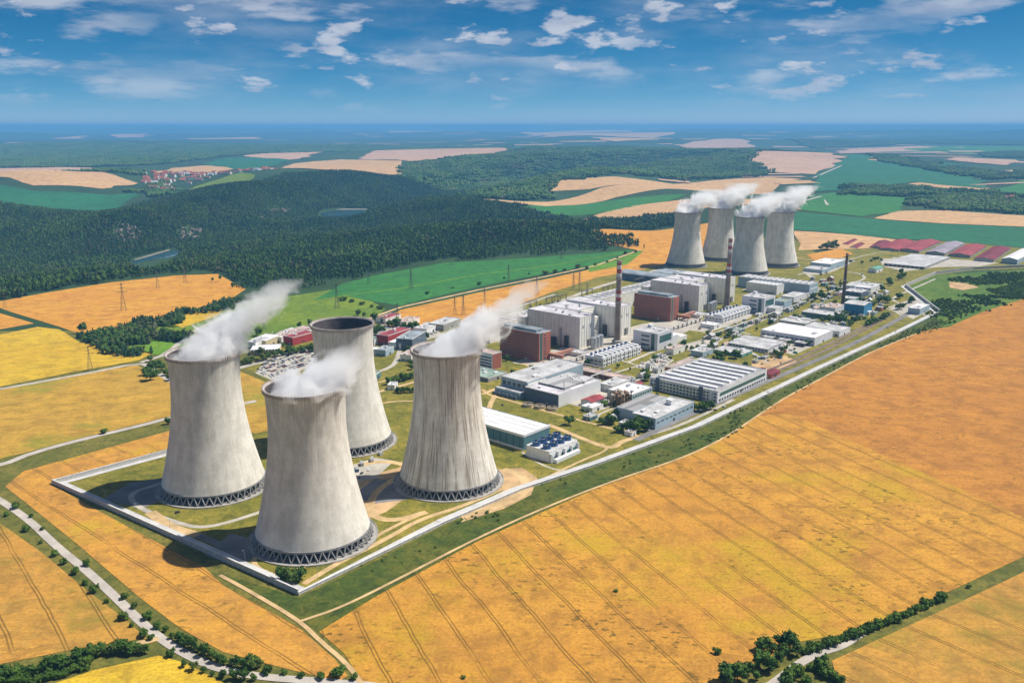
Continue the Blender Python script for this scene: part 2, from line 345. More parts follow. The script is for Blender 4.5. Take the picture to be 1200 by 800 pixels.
field('wheat_field', [(975, 774), (1060, 735), (1130, 703), (1200, 670), (1350, 600), (2500, 800), (1500, 1100), (1000, 1000), (985, 812)], .31, M_wheat_l, 'wheat field behind the hedge, bottom right corner')
field('wheat_field', [(-300, 520), (-100, 476), (0, 457), (80, 440), (160, 428), (200, 447), (283, 436), (322, 452), (345, 474), (330, 500), (300, 508), (203, 487), (100, 512), (0, 538), (-100, 560)], .31, M_wheat_g, 'orange wheat field with green streaks behind the left tower')
field('wheat_field', [(-300, 440), (-80, 405), (0, 392), (44, 383), (70, 386), (93, 401), (140, 409), (180, 413), (163, 422), (80, 437), (0, 453), (-100, 472)], .30, M_wheat_y, 'small bright yellow wheat field at the left edge')
field('wheat_field', [(-200, 390), (0, 367), (40, 379), (0, 386), (-200, 412)], .31, M_wheat_o, 'tiny wheat patch at the left edge above the yellow field')
field('wheat_field', [(-200, 378), (0, 353), (60, 342), (130, 331), (205, 323), (255, 321), (288, 339), (268, 352), (200, 369), (150, 382), (110, 393), (86, 389), (70, 383), (14, 366), (0, 361)], .30, M_wheat_o, 'orange wheat field with pylons below the forest')
field('meadow', [(86, 398), (180, 414), (195, 421), (240, 418), (320, 398), (372, 384), (440, 372), (452, 362), (430, 350), (398, 338), (345, 346), (300, 350), (200, 371), (110, 394)], .12, M_meadow, 'olive green meadow behind the towers', 'meadow')
field('meadow', [(150, 410), (183, 396), (230, 396), (222, 412), (192, 417)], .30, M_bright, 'bright green patch of grass beside the tree belt at the left', 'meadow')
field('meadow', [(196, 378), (222, 366), (262, 362), (255, 370), (214, 384)], .33, M_wheat_y, 'small yellow patch beside the tree belt', 'meadow')
field('maize_field', [(368, 352), (400, 333), (438, 323), (520, 308), (600, 305), (700, 300), (744, 297), (700, 310), (600, 328), (520, 345), (470, 358), (440, 354), (402, 346)], .30, M_green, 'deep green crop field below the forest')
strip('field_track', [G(398, 347), G(470, 338), G(560, 322), G(650, 311), G(735, 299)], 7, .42, M_bright)
strip('field_track', [G(425, 376), G(470, 360), G(560, 340), G(640, 324), G(700, 311), G(750, 297)], 8, .45, M_path)
field('wheat_field', [(440, 378), (470, 363), (560, 343), (640, 327), (700, 314), (752, 298), (700, 291), (692, 281), (730, 271), (790, 264), (835, 262), (850, 268), (835, 300), (775, 312), (700, 325), (640, 345), (590, 363), (550, 374), (500, 389), (468, 385)], .31, M_wheat_o, 'long orange wheat field between plant and green crop')
field('meadow', [(690, 312), (755, 297), (735, 310), (690, 319)], .5, M_bright, 'thin green wedge at the end of the orange field', 'meadow')
# fields beyond the forest, right and far left
FAR = [
 ('M_tan', [(562, 236), (640, 239), (720, 230), (800, 224), (870, 224), (940, 212), (900, 209), (812, 214), (740, 219), (640, 231)]),
 ('M_tan', [(636, 224), (640, 218), (720, 214), (800, 216), (740, 220), (690, 224)]),
 ('M_green', [(612, 241), (660, 234), (740, 231), (806, 231), (780, 237), (700, 246), (660, 247)]),
 ('M_tan', [(680, 250), (740, 240), (800, 236), (960, 236), (930, 246), (800, 251)]),
 ('M_tan', [(940, 246), (1000, 247), (985, 254), (932, 253)]),
 ('M_dgreen', [(925, 257), (1010, 258), (1120, 263), (1260, 270), (1300, 296), (1200, 291), (1100, 282), (925, 276)]),
 ('M_tan', [(1024, 258), (1050, 247), (1110, 247), (1200, 253), (1260, 255), (1260, 268), (1150, 264)]),
 ('M_green', [(930, 246), (948, 232), (975, 226), (1030, 228), (1078, 232), (1058, 246), (1010, 256), (940, 254)]),
 ('M_dgreen', [(956, 222), (985, 195), (1000, 189), (1080, 199), (1158, 214), (1150, 222), (1070, 215), (1010, 222)]),
 ('M_tan', [(1064, 217), (1090, 214), (1135, 219), (1160, 222), (1140, 226), (1125, 223)]),
 ('M_green', [(1160, 224), (1200, 212), (1260, 206), (1260, 226), (1180, 228)]),
 ('M_pink', [(872, 195), (890, 190), (975, 190), (984, 196), (955, 207), (905, 204)]),
 ('M_tan', [(930, 277), (1010, 279), (1082, 284), (1060, 291), (935, 296)]),
 ('M_wheat_o', [(945, 300), (985, 294), (1000, 299), (960, 309)]),
 ('M_pink', [(955, 184), (1000, 175), (1080, 172), (1130, 176), (1110, 182), (1010, 181)]),
 ('M_pink', [(1105, 192), (1120, 188), (1190, 190), (1180, 196)]),
 ('M_green', [(1060, 178), (1120, 172), (1230, 174), (1230, 182), (1140, 183)]),
 ('M_tan', [(1015, 194), (1030, 190), (1046, 191), (1042, 195)]),
 ('M_pink', [(0, 198), (70, 197), (140, 199), (160, 207), (60, 209), (0, 209), (-150, 206)]),
 ('M_tan', [(-150, 214), (0, 212), (100, 210), (162, 216), (120, 223), (40, 226), (0, 222), (-150, 222)]),
 ('M_dgreen', [(-150, 226), (0, 226), (40, 228), (130, 225), (165, 221), (140, 232), (60, 240), (0, 243), (-150, 244)]),
 ('M_tan', [(164, 206), (200, 199), (240, 196), (282, 199), (240, 204), (200, 208)]),
 ('M_dgreen', [(240, 194), (260, 188), (325, 187), (342, 191), (310, 199), (285, 201)]),
 ('M_meadow', [(202, 225), (230, 216), (284, 212), (300, 215), (280, 222), (240, 226)]),
 ('M_pink', [(285, 186), (330, 182), (380, 184), (352, 189), (340, 190)]),
 ('M_tan', [(310, 205), (345, 195), (400, 190), (470, 195), (478, 206), (430, 208), (380, 213), (330, 211)]),
 ('M_pink', [(420, 190), (440, 184), (540, 181), (592, 184), (560, 193), (480, 196)]),
 ('M_dgreen', [(380, 195), (420, 190), (470, 196), (455, 201), (410, 201)]),
 ('M_pink', [(500, 175), (540, 172), (546, 179), (508, 181)]),
 ('M_tan', [(610, 160), (640, 158), (720, 158), (782, 159), (790, 163), (760, 164), (690, 163), (640, 163)]),
 ('M_pink', [(800, 172), (860, 169), (885, 172), (850, 176), (812, 177)]),
 ('M_tan', [(60, 163), (100, 162), (100, 164.4), (66, 165)]), ('M_pink', [(128, 161), (165, 160), (170, 162.5), (134, 163)]), ('M_tan', [(212, 163), (300, 162), (310, 164.2), (222, 165)]),
 ('M_tan', [(450, 156), (520, 155.6), (524, 158), (460, 158.6)]), ('M_pink', [(385, 169), (415, 168), (420, 171), (392, 172)]), ('M_tan', [(-40, 190), (0, 189), (18, 191), (0, 194), (-40, 195)]),
 ('M_tan', [(690, 168), (740, 166.5), (800, 167), (770, 170), (720, 171)]), ('M_dgreen', [(300, 170), (340, 168), (372, 170), (330, 173)]), ('M_tan', [(345, 176), (380, 175), (392, 178), (352, 179)]),
]
for i, (mn, px) in enumerate(FAR):
    field({'M_tan': 'stubble_field', 'M_pink': 'stubble_field', 'M_wheat_o': 'wheat_field', 'M_meadow': 'meadow'}.get(mn, 'crop_field'), px, .6 + .07 * (i % 9), globals()[mn], rough=True)
# scattered fields towards the horizon, as far as they can be told apart
def far_fields():
    rg = random.Random(5); bm = {k: MB() for k in ('M_tan', 'M_pink', 'M_dgreen')}
    for _ in range(700):
        d = 5200 * 9 ** rg.random(); az = rg.uniform(-.62, .62)
        if d < 9500 and az < .16: continue
        if d < 9500 and rg.random() < .5: continue
        x, y = d * math.sin(az), d * math.cos(az)
        right = az > .12
        if rg.random() > (.85 if right else .6): continue
        sz = min(1, d / 11000); lx, ly = rg.uniform(200, 950) * sz, rg.uniform(100, 380) * sz; an = rg.uniform(-.5, .5); k = rg.choice(('M_tan', 'M_pink', 'M_pink', 'M_dgreen'))
        ca, sa = math.cos(an), math.sin(an); n = 5
        P = []
        for j in range(n + 1):
            for i in range(n + 1):
                a, b = (i / n - .5) * lx + rg.uniform(-18, 18), (j / n - .5) * ly + rg.uniform(-9, 9); P.append((x + a * ca - b * sa, y + a * sa + b * ca))
        A = np.array(P); hz = H(A[:, 0], A[:, 1]) + 3.2 + rg.uniform(0, 3)
        bm[k].add([(a[0], a[1], c) for a, c in zip(P, hz)], [(j * (n + 1) + i, j * (n + 1) + i + 1, (j + 1) * (n + 1) + i + 1, (j + 1) * (n + 1) + i) for j in range(n) for i in range(n)])
    for k, b in bm.items(): tag(b.build('distant_fields', globals()[k]), kind='structure')
far_fields()
# water
M_water = NT('reservoir_water'); M_water.b.inputs['Specular IOR Level'].default_value = .5; M_water = M_water.done((.03, .09, .13), .03)
M_shore = plain('pale_shore', (.22, .20, .16), .95, .2, .03, .2, world=True)
def zpoly(name, px, z, mat, kind='structure'):
    P = [G(*p, z) for p in px]; o = obj(name, mesh(name, [(*q, z) for q in P], [tuple(range(len(P)))], mat)); tag(o, kind=kind); return o
zpoly('river', [(155, 305), (175, 300), (203, 293), (214, 297), (200, 306), (180, 312), (160, 313)], ZR + 2.2, M_water)
zpoly('river_bank', [(156, 304), (174, 298.7), (198, 292.0), (199, 293.4), (176, 300.2), (159, 305)], ZR + 3.2, M_shore)
zpoly('lake', [(374, 250), (388, 245.5), (410, 244.5), (430, 245.5), (428, 250), (405, 253), (382, 254)], ZR + 2.2, M_water)
zpoly('lake_bank', [(374, 247.6), (388, 244.4), (430, 244.6), (430, 245.8), (388, 246.0)], ZR + 3.2, M_shore)
# ------------------------------------------------------------------ perimeter and plant grounds
PW = [G(200, 530), G(62, 567), G(350, 697), G(520, 614), G(610, 575), G(700, 545), G(760, 523), G(820, 501), G(880, 472), G(920, 453), G(959, 434), G(1000, 415), G(1050, 392), G(1100.8, 366.7)]
PW2 = [G(1100.8, 366.7), G(1061, 336), G(1096, 321.5), G(1140, 316), G(1240, 311)]
INS = [(560, 440)]
field('belt', [(258, 671), (350, 700), (430, 662), (520, 616), (610, 576), (700, 546), (760, 524), (820, 502), (880, 473), (959, 435), (1050, 393), (1104, 367), (1118, 383), (1080, 389), (1018, 414), (960, 446), (920, 467), (885, 490), (850, 514), (790, 543), (700, 574), (640, 600), (560, 636), (440, 701), (374, 741), (352, 727)], .16, M_belt, 'rough green verge outside the perimeter wall', 'verge')
field('scrub_ground', [(1096, 322), (1200, 316), (1330, 306), (1330, 330), (1200, 352), (1150, 369), (1108, 386), (1090, 366), (1062, 336)], .17, M_scrub, 'overgrown green wasteland outside the fence at the right', 'wasteland')
field('plant_ground', [(62, 566), (130, 546), (205, 527), (300, 500), (330, 470), (316, 448), (290, 432), (300, 400), (400, 374), (452, 378), (500, 388), (560, 373), (640, 344), (700, 324), (770, 311), (800, 285), (930, 285), (960, 300), (1010, 285), (1060, 282), (1250, 285), (1250, 313), (1140, 317), (1096, 322.5), (1062, 337), (1100, 367), (1050, 392), (959, 434), (880, 472), (820, 501), (760, 523), (700, 545), (610, 575), (520, 614), (350, 698), (170, 620)], .20, M_site, 'dry grass of the plant grounds inside the wall', 'grass')
strip('dirt_track', [G(258, 674), G(300, 697), G(352, 728), G(376, 752), G(405, 776), G(424, 800), G(440, 840)], 3.2, .48, M_path, smooth=2)
strip('dirt_track', [G(352, 728), G(400, 712), G(470, 677), G(560, 630), G(640, 594), G(720, 563), G(800, 537), G(850, 513), G(885, 489), G(920, 466), G(960, 445), G(1018, 413.5), G(1080, 388.5)], 2.6, .49, M_path, smooth=2)
strip('lane', [G(-420, 380), G(-120, 520), G(-20, 574), G(0, 586), G(34, 609), G(67, 641), G(101, 668), G(135, 699), G(162, 726), G(189, 749), G(216, 766), G(256, 784), G(304, 793), G(371, 798), G(470, 806), G(640, 850), G(760, 960)], 6.5, .44, M_road, smooth=2, label='pale asphalt lane lined with shrubs at the lower left', cat='lane')
strip('lane', [G(186, 748), G(172, 752), G(150, 755)], 5, .46, M_path)
strip('lane', [G(-420, 640), G(-100, 566), G(0, 546), G(40, 530), G(100, 514), G(160, 500), G(206, 488), G(300, 470)], 8.5, .44, M_road, smooth=1, label='pale road crossing the wheat fields left of the towers', cat='road')
strip('lane', [G(0, 456), G(90, 440), G(165, 425), G(178, 432), G(205, 450), G(240, 470)], 8, .46, M_road, smooth=1)
strip('lane', [G(165, 425), G(196, 415), G(222, 390), G(262, 372)], 8, .45, M_road, smooth=1)
strip('lane', [G(205, 437), G(283, 430), G(340, 412), G(400, 398)], 7, .45, M_road)
strip('lane', [G(918, 792), G(938, 776), G(962, 764), G(985, 758), G(1010, 742)], 6.0, .46, M_road, smooth=2)
strip('lane', [G(760, 1000), G(840, 880), G(880, 820), G(918, 792)], 6.0, .46, M_road)
strip('country_road', [G(985, 190), G(987, 198), G(955, 210), G(900, 220), G(800, 228)], 16, 1.6, M_road)
strip('country_road', [G(970, 240), G(962, 232), G(930, 240)], 14, 1.6, M_road)
# perimeter road (pale concrete apron inside the wall)
def offs(P, d):
    Lf, Rt = ribbon_pts(P, 2 * d); return Lf
strip('perimeter_road', offs(PW[1:4], 5.0), 8.4, .40, M_perim)
strip('perimeter_road', offs(PW[3:], 5.2), 9.0, .41, M_perim)
strip('perimeter_road', offs(PW[:2], 4.0), 6.5, .41, M_perim)
strip('perimeter_road', offs(PW2, 4.0), 9.5, .40, M_perim)
strip('perimeter_road', [G(1096, 327), G(1062, 342), G(1040, 352), G(1075, 360), G(1085, 370)], 5, .39, M_conc, smooth=2)
# railway beds and inner roads, parallel to the southern wall
S3 = [G(690, 540), G(820, 481), G(960, 412), G(1047, 378), G(1085, 366)]
strip('service_road', [G(745, 516), G(783, 498), G(850, 468), G(920, 438), G(967, 418), G(1010, 398), G(1050, 376), G(1072, 363)], 9.0, .40, M_asph_shade)
strip('rail_bed', [G(866, 454), G(887, 444), G(920, 431), G(967, 411), G(1007, 390), G(1048, 367)], 6, .42, M_track)
strip('rail_bed', [G(900, 434), G(930, 422), G(970, 404), G(1010, 384), G(1042, 366)], 6, .43, M_track)
RAILS = NT('rail_steel').done((.20, .16, .13), .5, .6)
for k, ln in enumerate(([G(866, 454), G(887, 444), G(920, 431), G(967, 411), G(1007, 390), G(1048, 367)], [G(900, 434), G(930, 422), G(970, 404), G(1010, 384), G(1042, 366)])):
    for s in (-.75, .75):
        Lf, Rt = ribbon_pts(ln, 2 * abs(s)); P = Lf if s > 0 else Rt
        mb = MB()
        for a, b in zip(P[:-1], P[1:]): mb.bar((*a, .52), (*b, .52), .09)
        tag(mb.build('rail', RAILS), kind='structure')
# roads inside the plant: (photograph points, width, surface)
ROADS = [
 ([(356, 684), (400, 657), (450, 633), (492, 608), (540, 594), (590, 572)], 5, 'M_path'), ([(316, 640), (290, 660), (330, 678), (362, 660), (420, 640), (470, 612), (500, 600)], 4, 'M_path'),
 ([(345, 585), (300, 602), (240, 620), (205, 612), (160, 594), (150, 578), (190, 566)], 5, 'M_conc'), ([(176, 600), (200, 618), (232, 627)], 10, 'M_path'), ([(232, 627), (262, 640), (300, 650)], 7, 'M_asph_shade'),  # the dark last stretch has the nearest tower's shade in its colour
 ([(420, 545), (450, 540), (480, 545), (465, 560), (440, 575), (430, 600), (455, 612), (500, 600)], 7, 'M_path'), ([(590, 550), (612, 556), (620, 575), (590, 590), (540, 606)], 9, 'M_path'),
 ([(595, 580), (640, 560), (680, 540), (714, 527), (706, 520)], 3, 'M_path'), ([(612, 530), (640, 548), (668, 553)], 3, 'M_conc'),
 ([(565, 462), (590, 452), (575, 470), (572, 486)], 6, 'M_path'), ([(565, 456), (573, 463), (600, 470), (640, 482), (690, 495), (730, 506), (752, 512)], 4.5, 'M_path'), ([(596, 452), (575, 458), (566, 462)], 5, 'M_path'),
 ([(642, 497), (680, 513), (716, 527), (730, 516), (756, 511)], 7, 'M_path'), ([(756, 511), (800, 498), (860, 468)], 5, 'M_conc'), ([(700, 492), (700, 486), (720, 478), (745, 470)], 4, 'M_conc'),
 ([(620, 434), (660, 425), (700, 418), (760, 402), (800, 392)], 6, 'M_conc'), ([(735, 425), (765, 412), (790, 404)], 6, 'M_conc'), ([(720, 437), (750, 428), (790, 415)], 4, 'M_conc'),
 ([(738, 450), (760, 440), (800, 425), (840, 400), (860, 390), (900, 372), (960, 348), (985, 336)], 6, 'M_conc'), ([(720, 420), (760, 432), (785, 445)], 4, 'M_conc'),
 ([(850, 402), (880, 412), (900, 425)], 5, 'M_conc'), ([(810, 372), (850, 384), (880, 392)], 5, 'M_conc'), ([(870, 340), (890, 334), (920, 327)], 4, 'M_conc'), ([(935, 322), (975, 312), (1010, 300), (1050, 294)], 7, 'M_conc'),
 ([(985, 336), (1005, 330), (1015, 326), (1008, 320), (990, 318)], 6, 'M_conc'), ([(960, 340), (985, 337), (1000, 330)], 5, 'M_conc'), ([(1022, 362), (1045, 362), (1060, 372)], 5, 'M_conc'),
 ([(430, 440), (460, 430), (466, 420), (470, 405), (480, 400)], 7, 'M_conc'), ([(430, 450), (460, 445), (490, 436)], 5, 'M_path'), ([(440, 460), (470, 452), (492, 446)], 6, 'M_path'), ([(432, 476), (460, 470), (490, 470)], 4, 'M_path'),
 ([(280, 432), (310, 424), (350, 412), (400, 396)], 6, 'M_conc'), ([(600, 372), (660, 352), (700, 336), (760, 320), (800, 306)], 12, 'M_conc'), ([(480, 392), (540, 380), (600, 362), (650, 345)], 7, 'M_conc'),
 ([(610, 425), (640, 438), (664, 440)], 4, 'M_path'), ([(925, 300), (950, 306), (970, 302)], 6, 'M_dirt'),
]
for i, (px, wd, mn) in enumerate(ROADS):
    strip('plant_road', [G(*p) for p in px], wd, .24 + .006 * (i % 20), globals()[mn], smooth=2)
# bare earth, paved yards and dark patches that paint tower shade
YARDS_AND_SHADE = [
 ([(466, 548), (500, 540), (480, 580), (452, 600), (420, 612), (405, 590), (420, 560)], 'M_dirt'), ([(580, 550), (612, 548), (630, 560), (622, 580), (590, 596), (540, 612), (560, 590), (590, 575)], 'M_dirt'),
 ([(412, 566), (412, 545), (440, 536), (462, 540), (440, 560)], 'M_conc'), ([(120, 585), (152, 566), (190, 560), (192, 585), (165, 596)], 'M_asph_shade'), ([(240, 650), (270, 625), (300, 632), (300, 655), (270, 662)], 'M_asph_shade'),  # both dark patches paint cast shade: leftmost tower, then nearest tower
 ([(412, 582), (440, 560), (470, 566), (478, 585), (440, 590)], 'M_asph_shade'),  # dark patch painting the brown-streaked tower's shade on the ground
 ([(299, 437), (310, 424), (350, 410), (372, 407), (374, 424), (340, 440), (324, 448)], 'M_conc'), ([(432, 396), (436, 383), (470, 374), (505, 384), (520, 392), (495, 400), (452, 404)], 'M_conc'),
 ([(600, 425), (640, 412), (700, 396), (750, 380), (800, 372), (830, 376), (790, 396), (740, 412), (690, 428), (640, 432)], 'M_conc'), ([(790, 384), (850, 366), (890, 352), (880, 372), (830, 390)], 'M_conc'),
 ([(655, 470), (700, 450), (740, 440), (742, 452), (736, 470), (700, 482)], 'M_conc'), ([(742, 430), (775, 416), (790, 422), (770, 436)], 'M_conc'), ([(880, 424), (920, 416), (935, 424), (905, 440), (885, 444)], 'M_dirt'), ([(800, 404), (830, 396), (842, 404), (812, 416)], 'M_conc'),
 ([(890, 406), (930, 392), (965, 400), (930, 416)], 'M_conc'), ([(1030, 304), (1060, 300), (1120, 304), (1170, 308), (1150, 312), (1100, 313), (1060, 318), (1035, 312)], 'M_conc'), ([(1112, 330), (1132, 332), (1148, 337), (1128, 340), (1113, 337)], 'M_dirt'),
 ([(940, 318), (985, 302), (1002, 306), (975, 318), (950, 326)], 'M_conc'), ([(960, 384), (1000, 366), (1030, 360), (1060, 366), (1040, 378), (1000, 396)], 'M_site'), ([(1040, 360), (1075, 348), (1092, 362), (1070, 374)], 'M_conc'),
]
for i, (px, mn) in enumerate(YARDS_AND_SHADE): field('yard', px, .21 + .002 * i, globals()[mn])  # the painted tower-shade patches are drawn here too

# perimeter wall: precast panels between posts
M_wall = plain('precast_wall', (.50, .49, .47), .85, .15, .3, 1.5)
M_wallcap = plain('wall_coping', (.62, .61, .60), .85, .1, .3, 1.5)
def wall_line(P, label, hgt=4.2, step=12.0, thick=.9):
    root = thing('perimeter_wall', label, 'wall', (*P[0], 0))
    pm = {}
    for a, b in zip(P[:-1], P[1:]):
        d = np.linalg.norm(b - a); n = max(1, round(d / step)); L = d / n; an = math.atan2(b[1] - a[1], b[0] - a[0])
        key = round(L, 2)
        pan = MB().box(.25, L - .25, -thick / 2, thick / 2, 0, hgt).me('panel', M_wall); cap = MB().box(.1, L - .1, -thick * .75, thick * .75, hgt, hgt + .35).me('coping', M_wallcap); pst = MB().box(-.35, .35, -thick * .8, thick * .8, 0, hgt + .5).me('post', M_wallcap)
        for i in range(n):
            q = a + (b - a) * i / n - P[0]
            for nm, me in (('panel', pan), ('coping', cap), ('post', pst)): obj(nm, me, root, (q[0], q[1], .2), an)
    return root
wall_line(PW[1:3], 'grey concrete perimeter wall along the narrow wheat strip')
wall_line(PW[2:], 'long pale perimeter wall beside the big wheat field', 2.0, 16)
wall_line(PW[:2][::-1], 'perimeter wall behind the leftmost tower', 3.6, 12)
wall_line(PW2, 'dark perimeter wall kinking round the green wasteland at the right', 5.5, 16)
# ------------------------------------------------------------------ cooling towers
def mat_shell():
    t = NT('tower_concrete'); p = t.pos(True)
    sep = t.n('ShaderNodeSeparateXYZ'); t.l(p, sep.inputs[0])
    an = t.math('ARCTAN2', sep.outputs['Y'], sep.outputs['X'])
    info = t.n('ShaderNodeObjectInfo'); rnd = info.outputs['Random']; oc = t.n('ShaderNodeSeparateColor'); t.l(info.outputs['Color'], oc.inputs[0]); stain = oc.outputs[0]
    def sweep(ka, kz, detail, seed):
        cb = t.n('ShaderNodeCombineXYZ'); t.setin(cb.inputs[0], t.math('MULTIPLY', an, ka)); t.setin(cb.inputs[1], t.math('MULTIPLY', sep.outputs['Z'], kz)); t.setin(cb.inputs[2], t.math('MULTIPLY', rnd, seed)); return t.noise(cb.outputs[0], 1.0, detail, .65)
    streak = sweep(34.0, .022, 6, 57.0); wide = sweep(7.0, .018, 5, 31.0); cloud = sweep(4.0, .06, 6, 77.0); drip = sweep(52.0, .03, 3, 13.0)
    fine = t.noise(p, .5, 5, .7)
    rib = t.math('ABSOLUTE', t.math('SINE', t.math('MULTIPLY', an, 90.0)))
    lift = t.math('FRACT', t.math('DIVIDE', sep.outputs['Z'], 1.9)); seam = t.ramp(lift, .0, .14, 1, 0)
    lv = t.n('ShaderNodeTexWhiteNoise'); lv.noise_dimensions = '1D'; t.setin(lv.inputs['W'], t.math('FLOOR', t.math('DIVIDE', sep.outputs['Z'], 3.8)))
    col = t.mix(t.ramp(cloud, .35, .65), (.62, .585, .515), (.80, .76, .68)); col = t.mix(t.math('MULTIPLY', lv.outputs['Value'], .13), col, (.42, .40, .37))
    top = t.ramp(sep.outputs['Z'], 60, 120); gate = t.ramp(wide, .42, .58)
    col = t.mix(t.math('MULTIPLY', t.ramp(streak, .43, .58), t.math('MULTIPLY', gate, stain)), col, (.25, .19, .135))
    col = t.mix(t.math('MULTIPLY', t.ramp(drip, .44, .62), t.math('MULTIPLY', t.math('MULTIPLY', top, top), .34)), col, (.20, .185, .18))
    col = t.mix(t.math('MULTIPLY', t.ramp(fine, .45, .75), .28), col, (.34, .32, .29))
    col = t.mix(t.math('MULTIPLY', seam, .2), col, (.28, .27, .26)); col = t.mix(t.math('MULTIPLY', t.ramp(rib, .85, 1), .05), col, (.30, .29, .28))
    t.bump(rib, .16, .2); return t.done(col, .92)
M_shell = mat_shell()
M_rim = plain('tower_rim', (.50, .44, .41), .9, .15, .2, .8)
M_col = plain('tower_columns', (.27, .265, .265), .85, .1, .2, .8)
M_dark = plain('tower_fill', (.045, .045, .05), .95, .2, .2, .8)
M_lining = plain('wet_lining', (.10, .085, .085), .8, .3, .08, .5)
M_basin = plain('basin_concrete', (.36, .34, .31), .9, .2, .1, .6)
TH, THR, ZT, BB, ZS = 125.0, 29.6, 100.0, 81.4, 7.8
def rad(z): return THR * math.sqrt(1 + ((z - ZT) / BB) ** 2)
def tower_meshes():
    n = 96; zs = np.linspace(ZS, TH - 1.2, 34); b = MB()
    b.lathe([(rad(z), z) for z in zs], n); shell = b.me('shell', M_shell, True)
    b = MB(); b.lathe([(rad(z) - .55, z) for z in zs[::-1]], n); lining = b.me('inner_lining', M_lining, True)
    b = MB(); r = rad(TH); b.lathe([(r + .1, TH - 1.25), (r + .95, TH - .9), (r + .95, TH + .25), (r + .35, TH + .25), (r + .35, TH - .25), (r - .9, TH - .25), (r - .9, TH - 1.3)], n, closed=True)
    for i in range(88):   # brackets under the walkway read as teeth
        q = 2 * math.pi * i / 88; c, s = math.cos(q), math.sin(q); rr = r + .35
        e = (-s * .38, c * .38)
        v = [((rr + dr) * c + k * e[0], (rr + dr) * s + k * e[1], z) for z in (TH - 2.6, TH + .9) for dr, k in ((0, -1), (.95, -1), (.95, 1), (0, 1))]
        b.add(v, [(4, 5, 6, 7), (0, 1, 5, 4), (1, 2, 6, 5), (2, 3, 7, 6), (3, 0, 4, 7), (3, 2, 1, 0)])
    rim = b.me('rim', M_rim)
    b = MB(); r = rad(ZS); b.lathe([(r + .35, ZS - .7), (r + .35, ZS + .9), (r - .9, ZS + .9), (r - .9, ZS - .7)], n, closed=True); ring = b.me('ring_beam', M_col)
    b = MB(); r0 = rad(0) + 1.6; b.lathe([(r0 + 2.4, 0), (r0 + 2.4, .9), (r0 + 1.8, .9), (r0 + 1.6, .35), (.1, .35)], n); basin = b.me('basin', M_basin)
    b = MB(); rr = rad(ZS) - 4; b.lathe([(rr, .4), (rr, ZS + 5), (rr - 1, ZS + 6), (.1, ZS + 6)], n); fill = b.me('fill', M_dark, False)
    # one raking column from basin to ring beam
    a = math.pi / 44
    def column(sg): return MB().bar((rad(0), 0, .3), (rad(ZS) * math.cos(sg * a * .92), rad(ZS) * math.sin(sg * a * .92), ZS - .4), .62, 4).me('column', M_col)
    return shell, rim, ring, basin, fill, lining, column(1), column(-1)
TM = tower_meshes()
def tower(x, y, label, rz=0.0, stain=.22):
    t = thing('cooling_tower', label, 'cooling tower', (x, y, .25), rz, 'hyperbolic cooling towers')
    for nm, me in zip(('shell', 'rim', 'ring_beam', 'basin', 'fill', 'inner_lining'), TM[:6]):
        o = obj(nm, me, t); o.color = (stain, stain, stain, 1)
    for i in range(44):
        for me in TM[6:]: obj('column', me, t, rz=2 * math.pi * i / 44)
    return t
T1, T2, T3, T4 = (-270.5, 752), (-170.3, 868.8), (-158, 649.4), (-58.3, 764.5)
T7 = (524.4, 1959.1); T5, T8, T6 = (407.5, 2065), (627, 2076), (510, 2172)
tower(*T1, 'steaming cooling tower nearest the left edge of the picture', .3, .16)
tower(*T2, 'cooling tower without steam, its dark open mouth showing', 1.1, .08)
tower(*T3, 'nearest and largest cooling tower, by the corner of the wall', 2.0, .12)
tower(*T4, 'brown-streaked near cooling tower beside the long white-roofed hall', 2.9, .85)
tower(*T5, 'far cooling tower nearest the orange field, leftmost of the distant four', .7)
tower(*T6, 'hindmost of the distant four cooling towers, second from left', 1.7)
tower(*T7, 'front tower of the distant four, behind the striped chimney', 2.4)
tower(*T8, 'rightmost of the distant four cooling towers', 3.3)
# ------------------------------------------------------------------ buildings of the plant
def wallmat(name, c, seam=6.0, lift=3.3, var=.12, rough=.85):
    """painted panel wall: faint panel joints, streaks from the eaves"""
    t = NT(name); p = t.pos(True); sep = t.n('ShaderNodeSeparateXYZ'); t.l(p, sep.inputs[0])
    a = t.noise(p, .07, 5, .6); st = t.noise(t.pos(True, scale=(.5, .5, .03)), 1.0, 4, .65)
    col = t.mix(t.ramp(a, .3, .7), tuple(x * (1 - var) for x in c), tuple(min(.9, x * (1 + var * .6)) for x in c))
    col = t.mix(t.ramp(st, .48, .75, 0, .35), col, tuple(x * .6 for x in c))
    sx = t.math('FRACT', t.math('DIVIDE', t.math('ADD', sep.outputs['X'], sep.outputs['Y']), seam)); sz = t.math('FRACT', t.math('DIVIDE', sep.outputs['Z'], lift))
    s = t.math('MAXIMUM', t.ramp(sx, .0, .05, 1, 0), t.ramp(sz, .0, .07, 1, 0)); col = t.mix(t.math('MULTIPLY', s, .28), col, tuple(x * .4 for x in c))
    return t.done(col, rough)
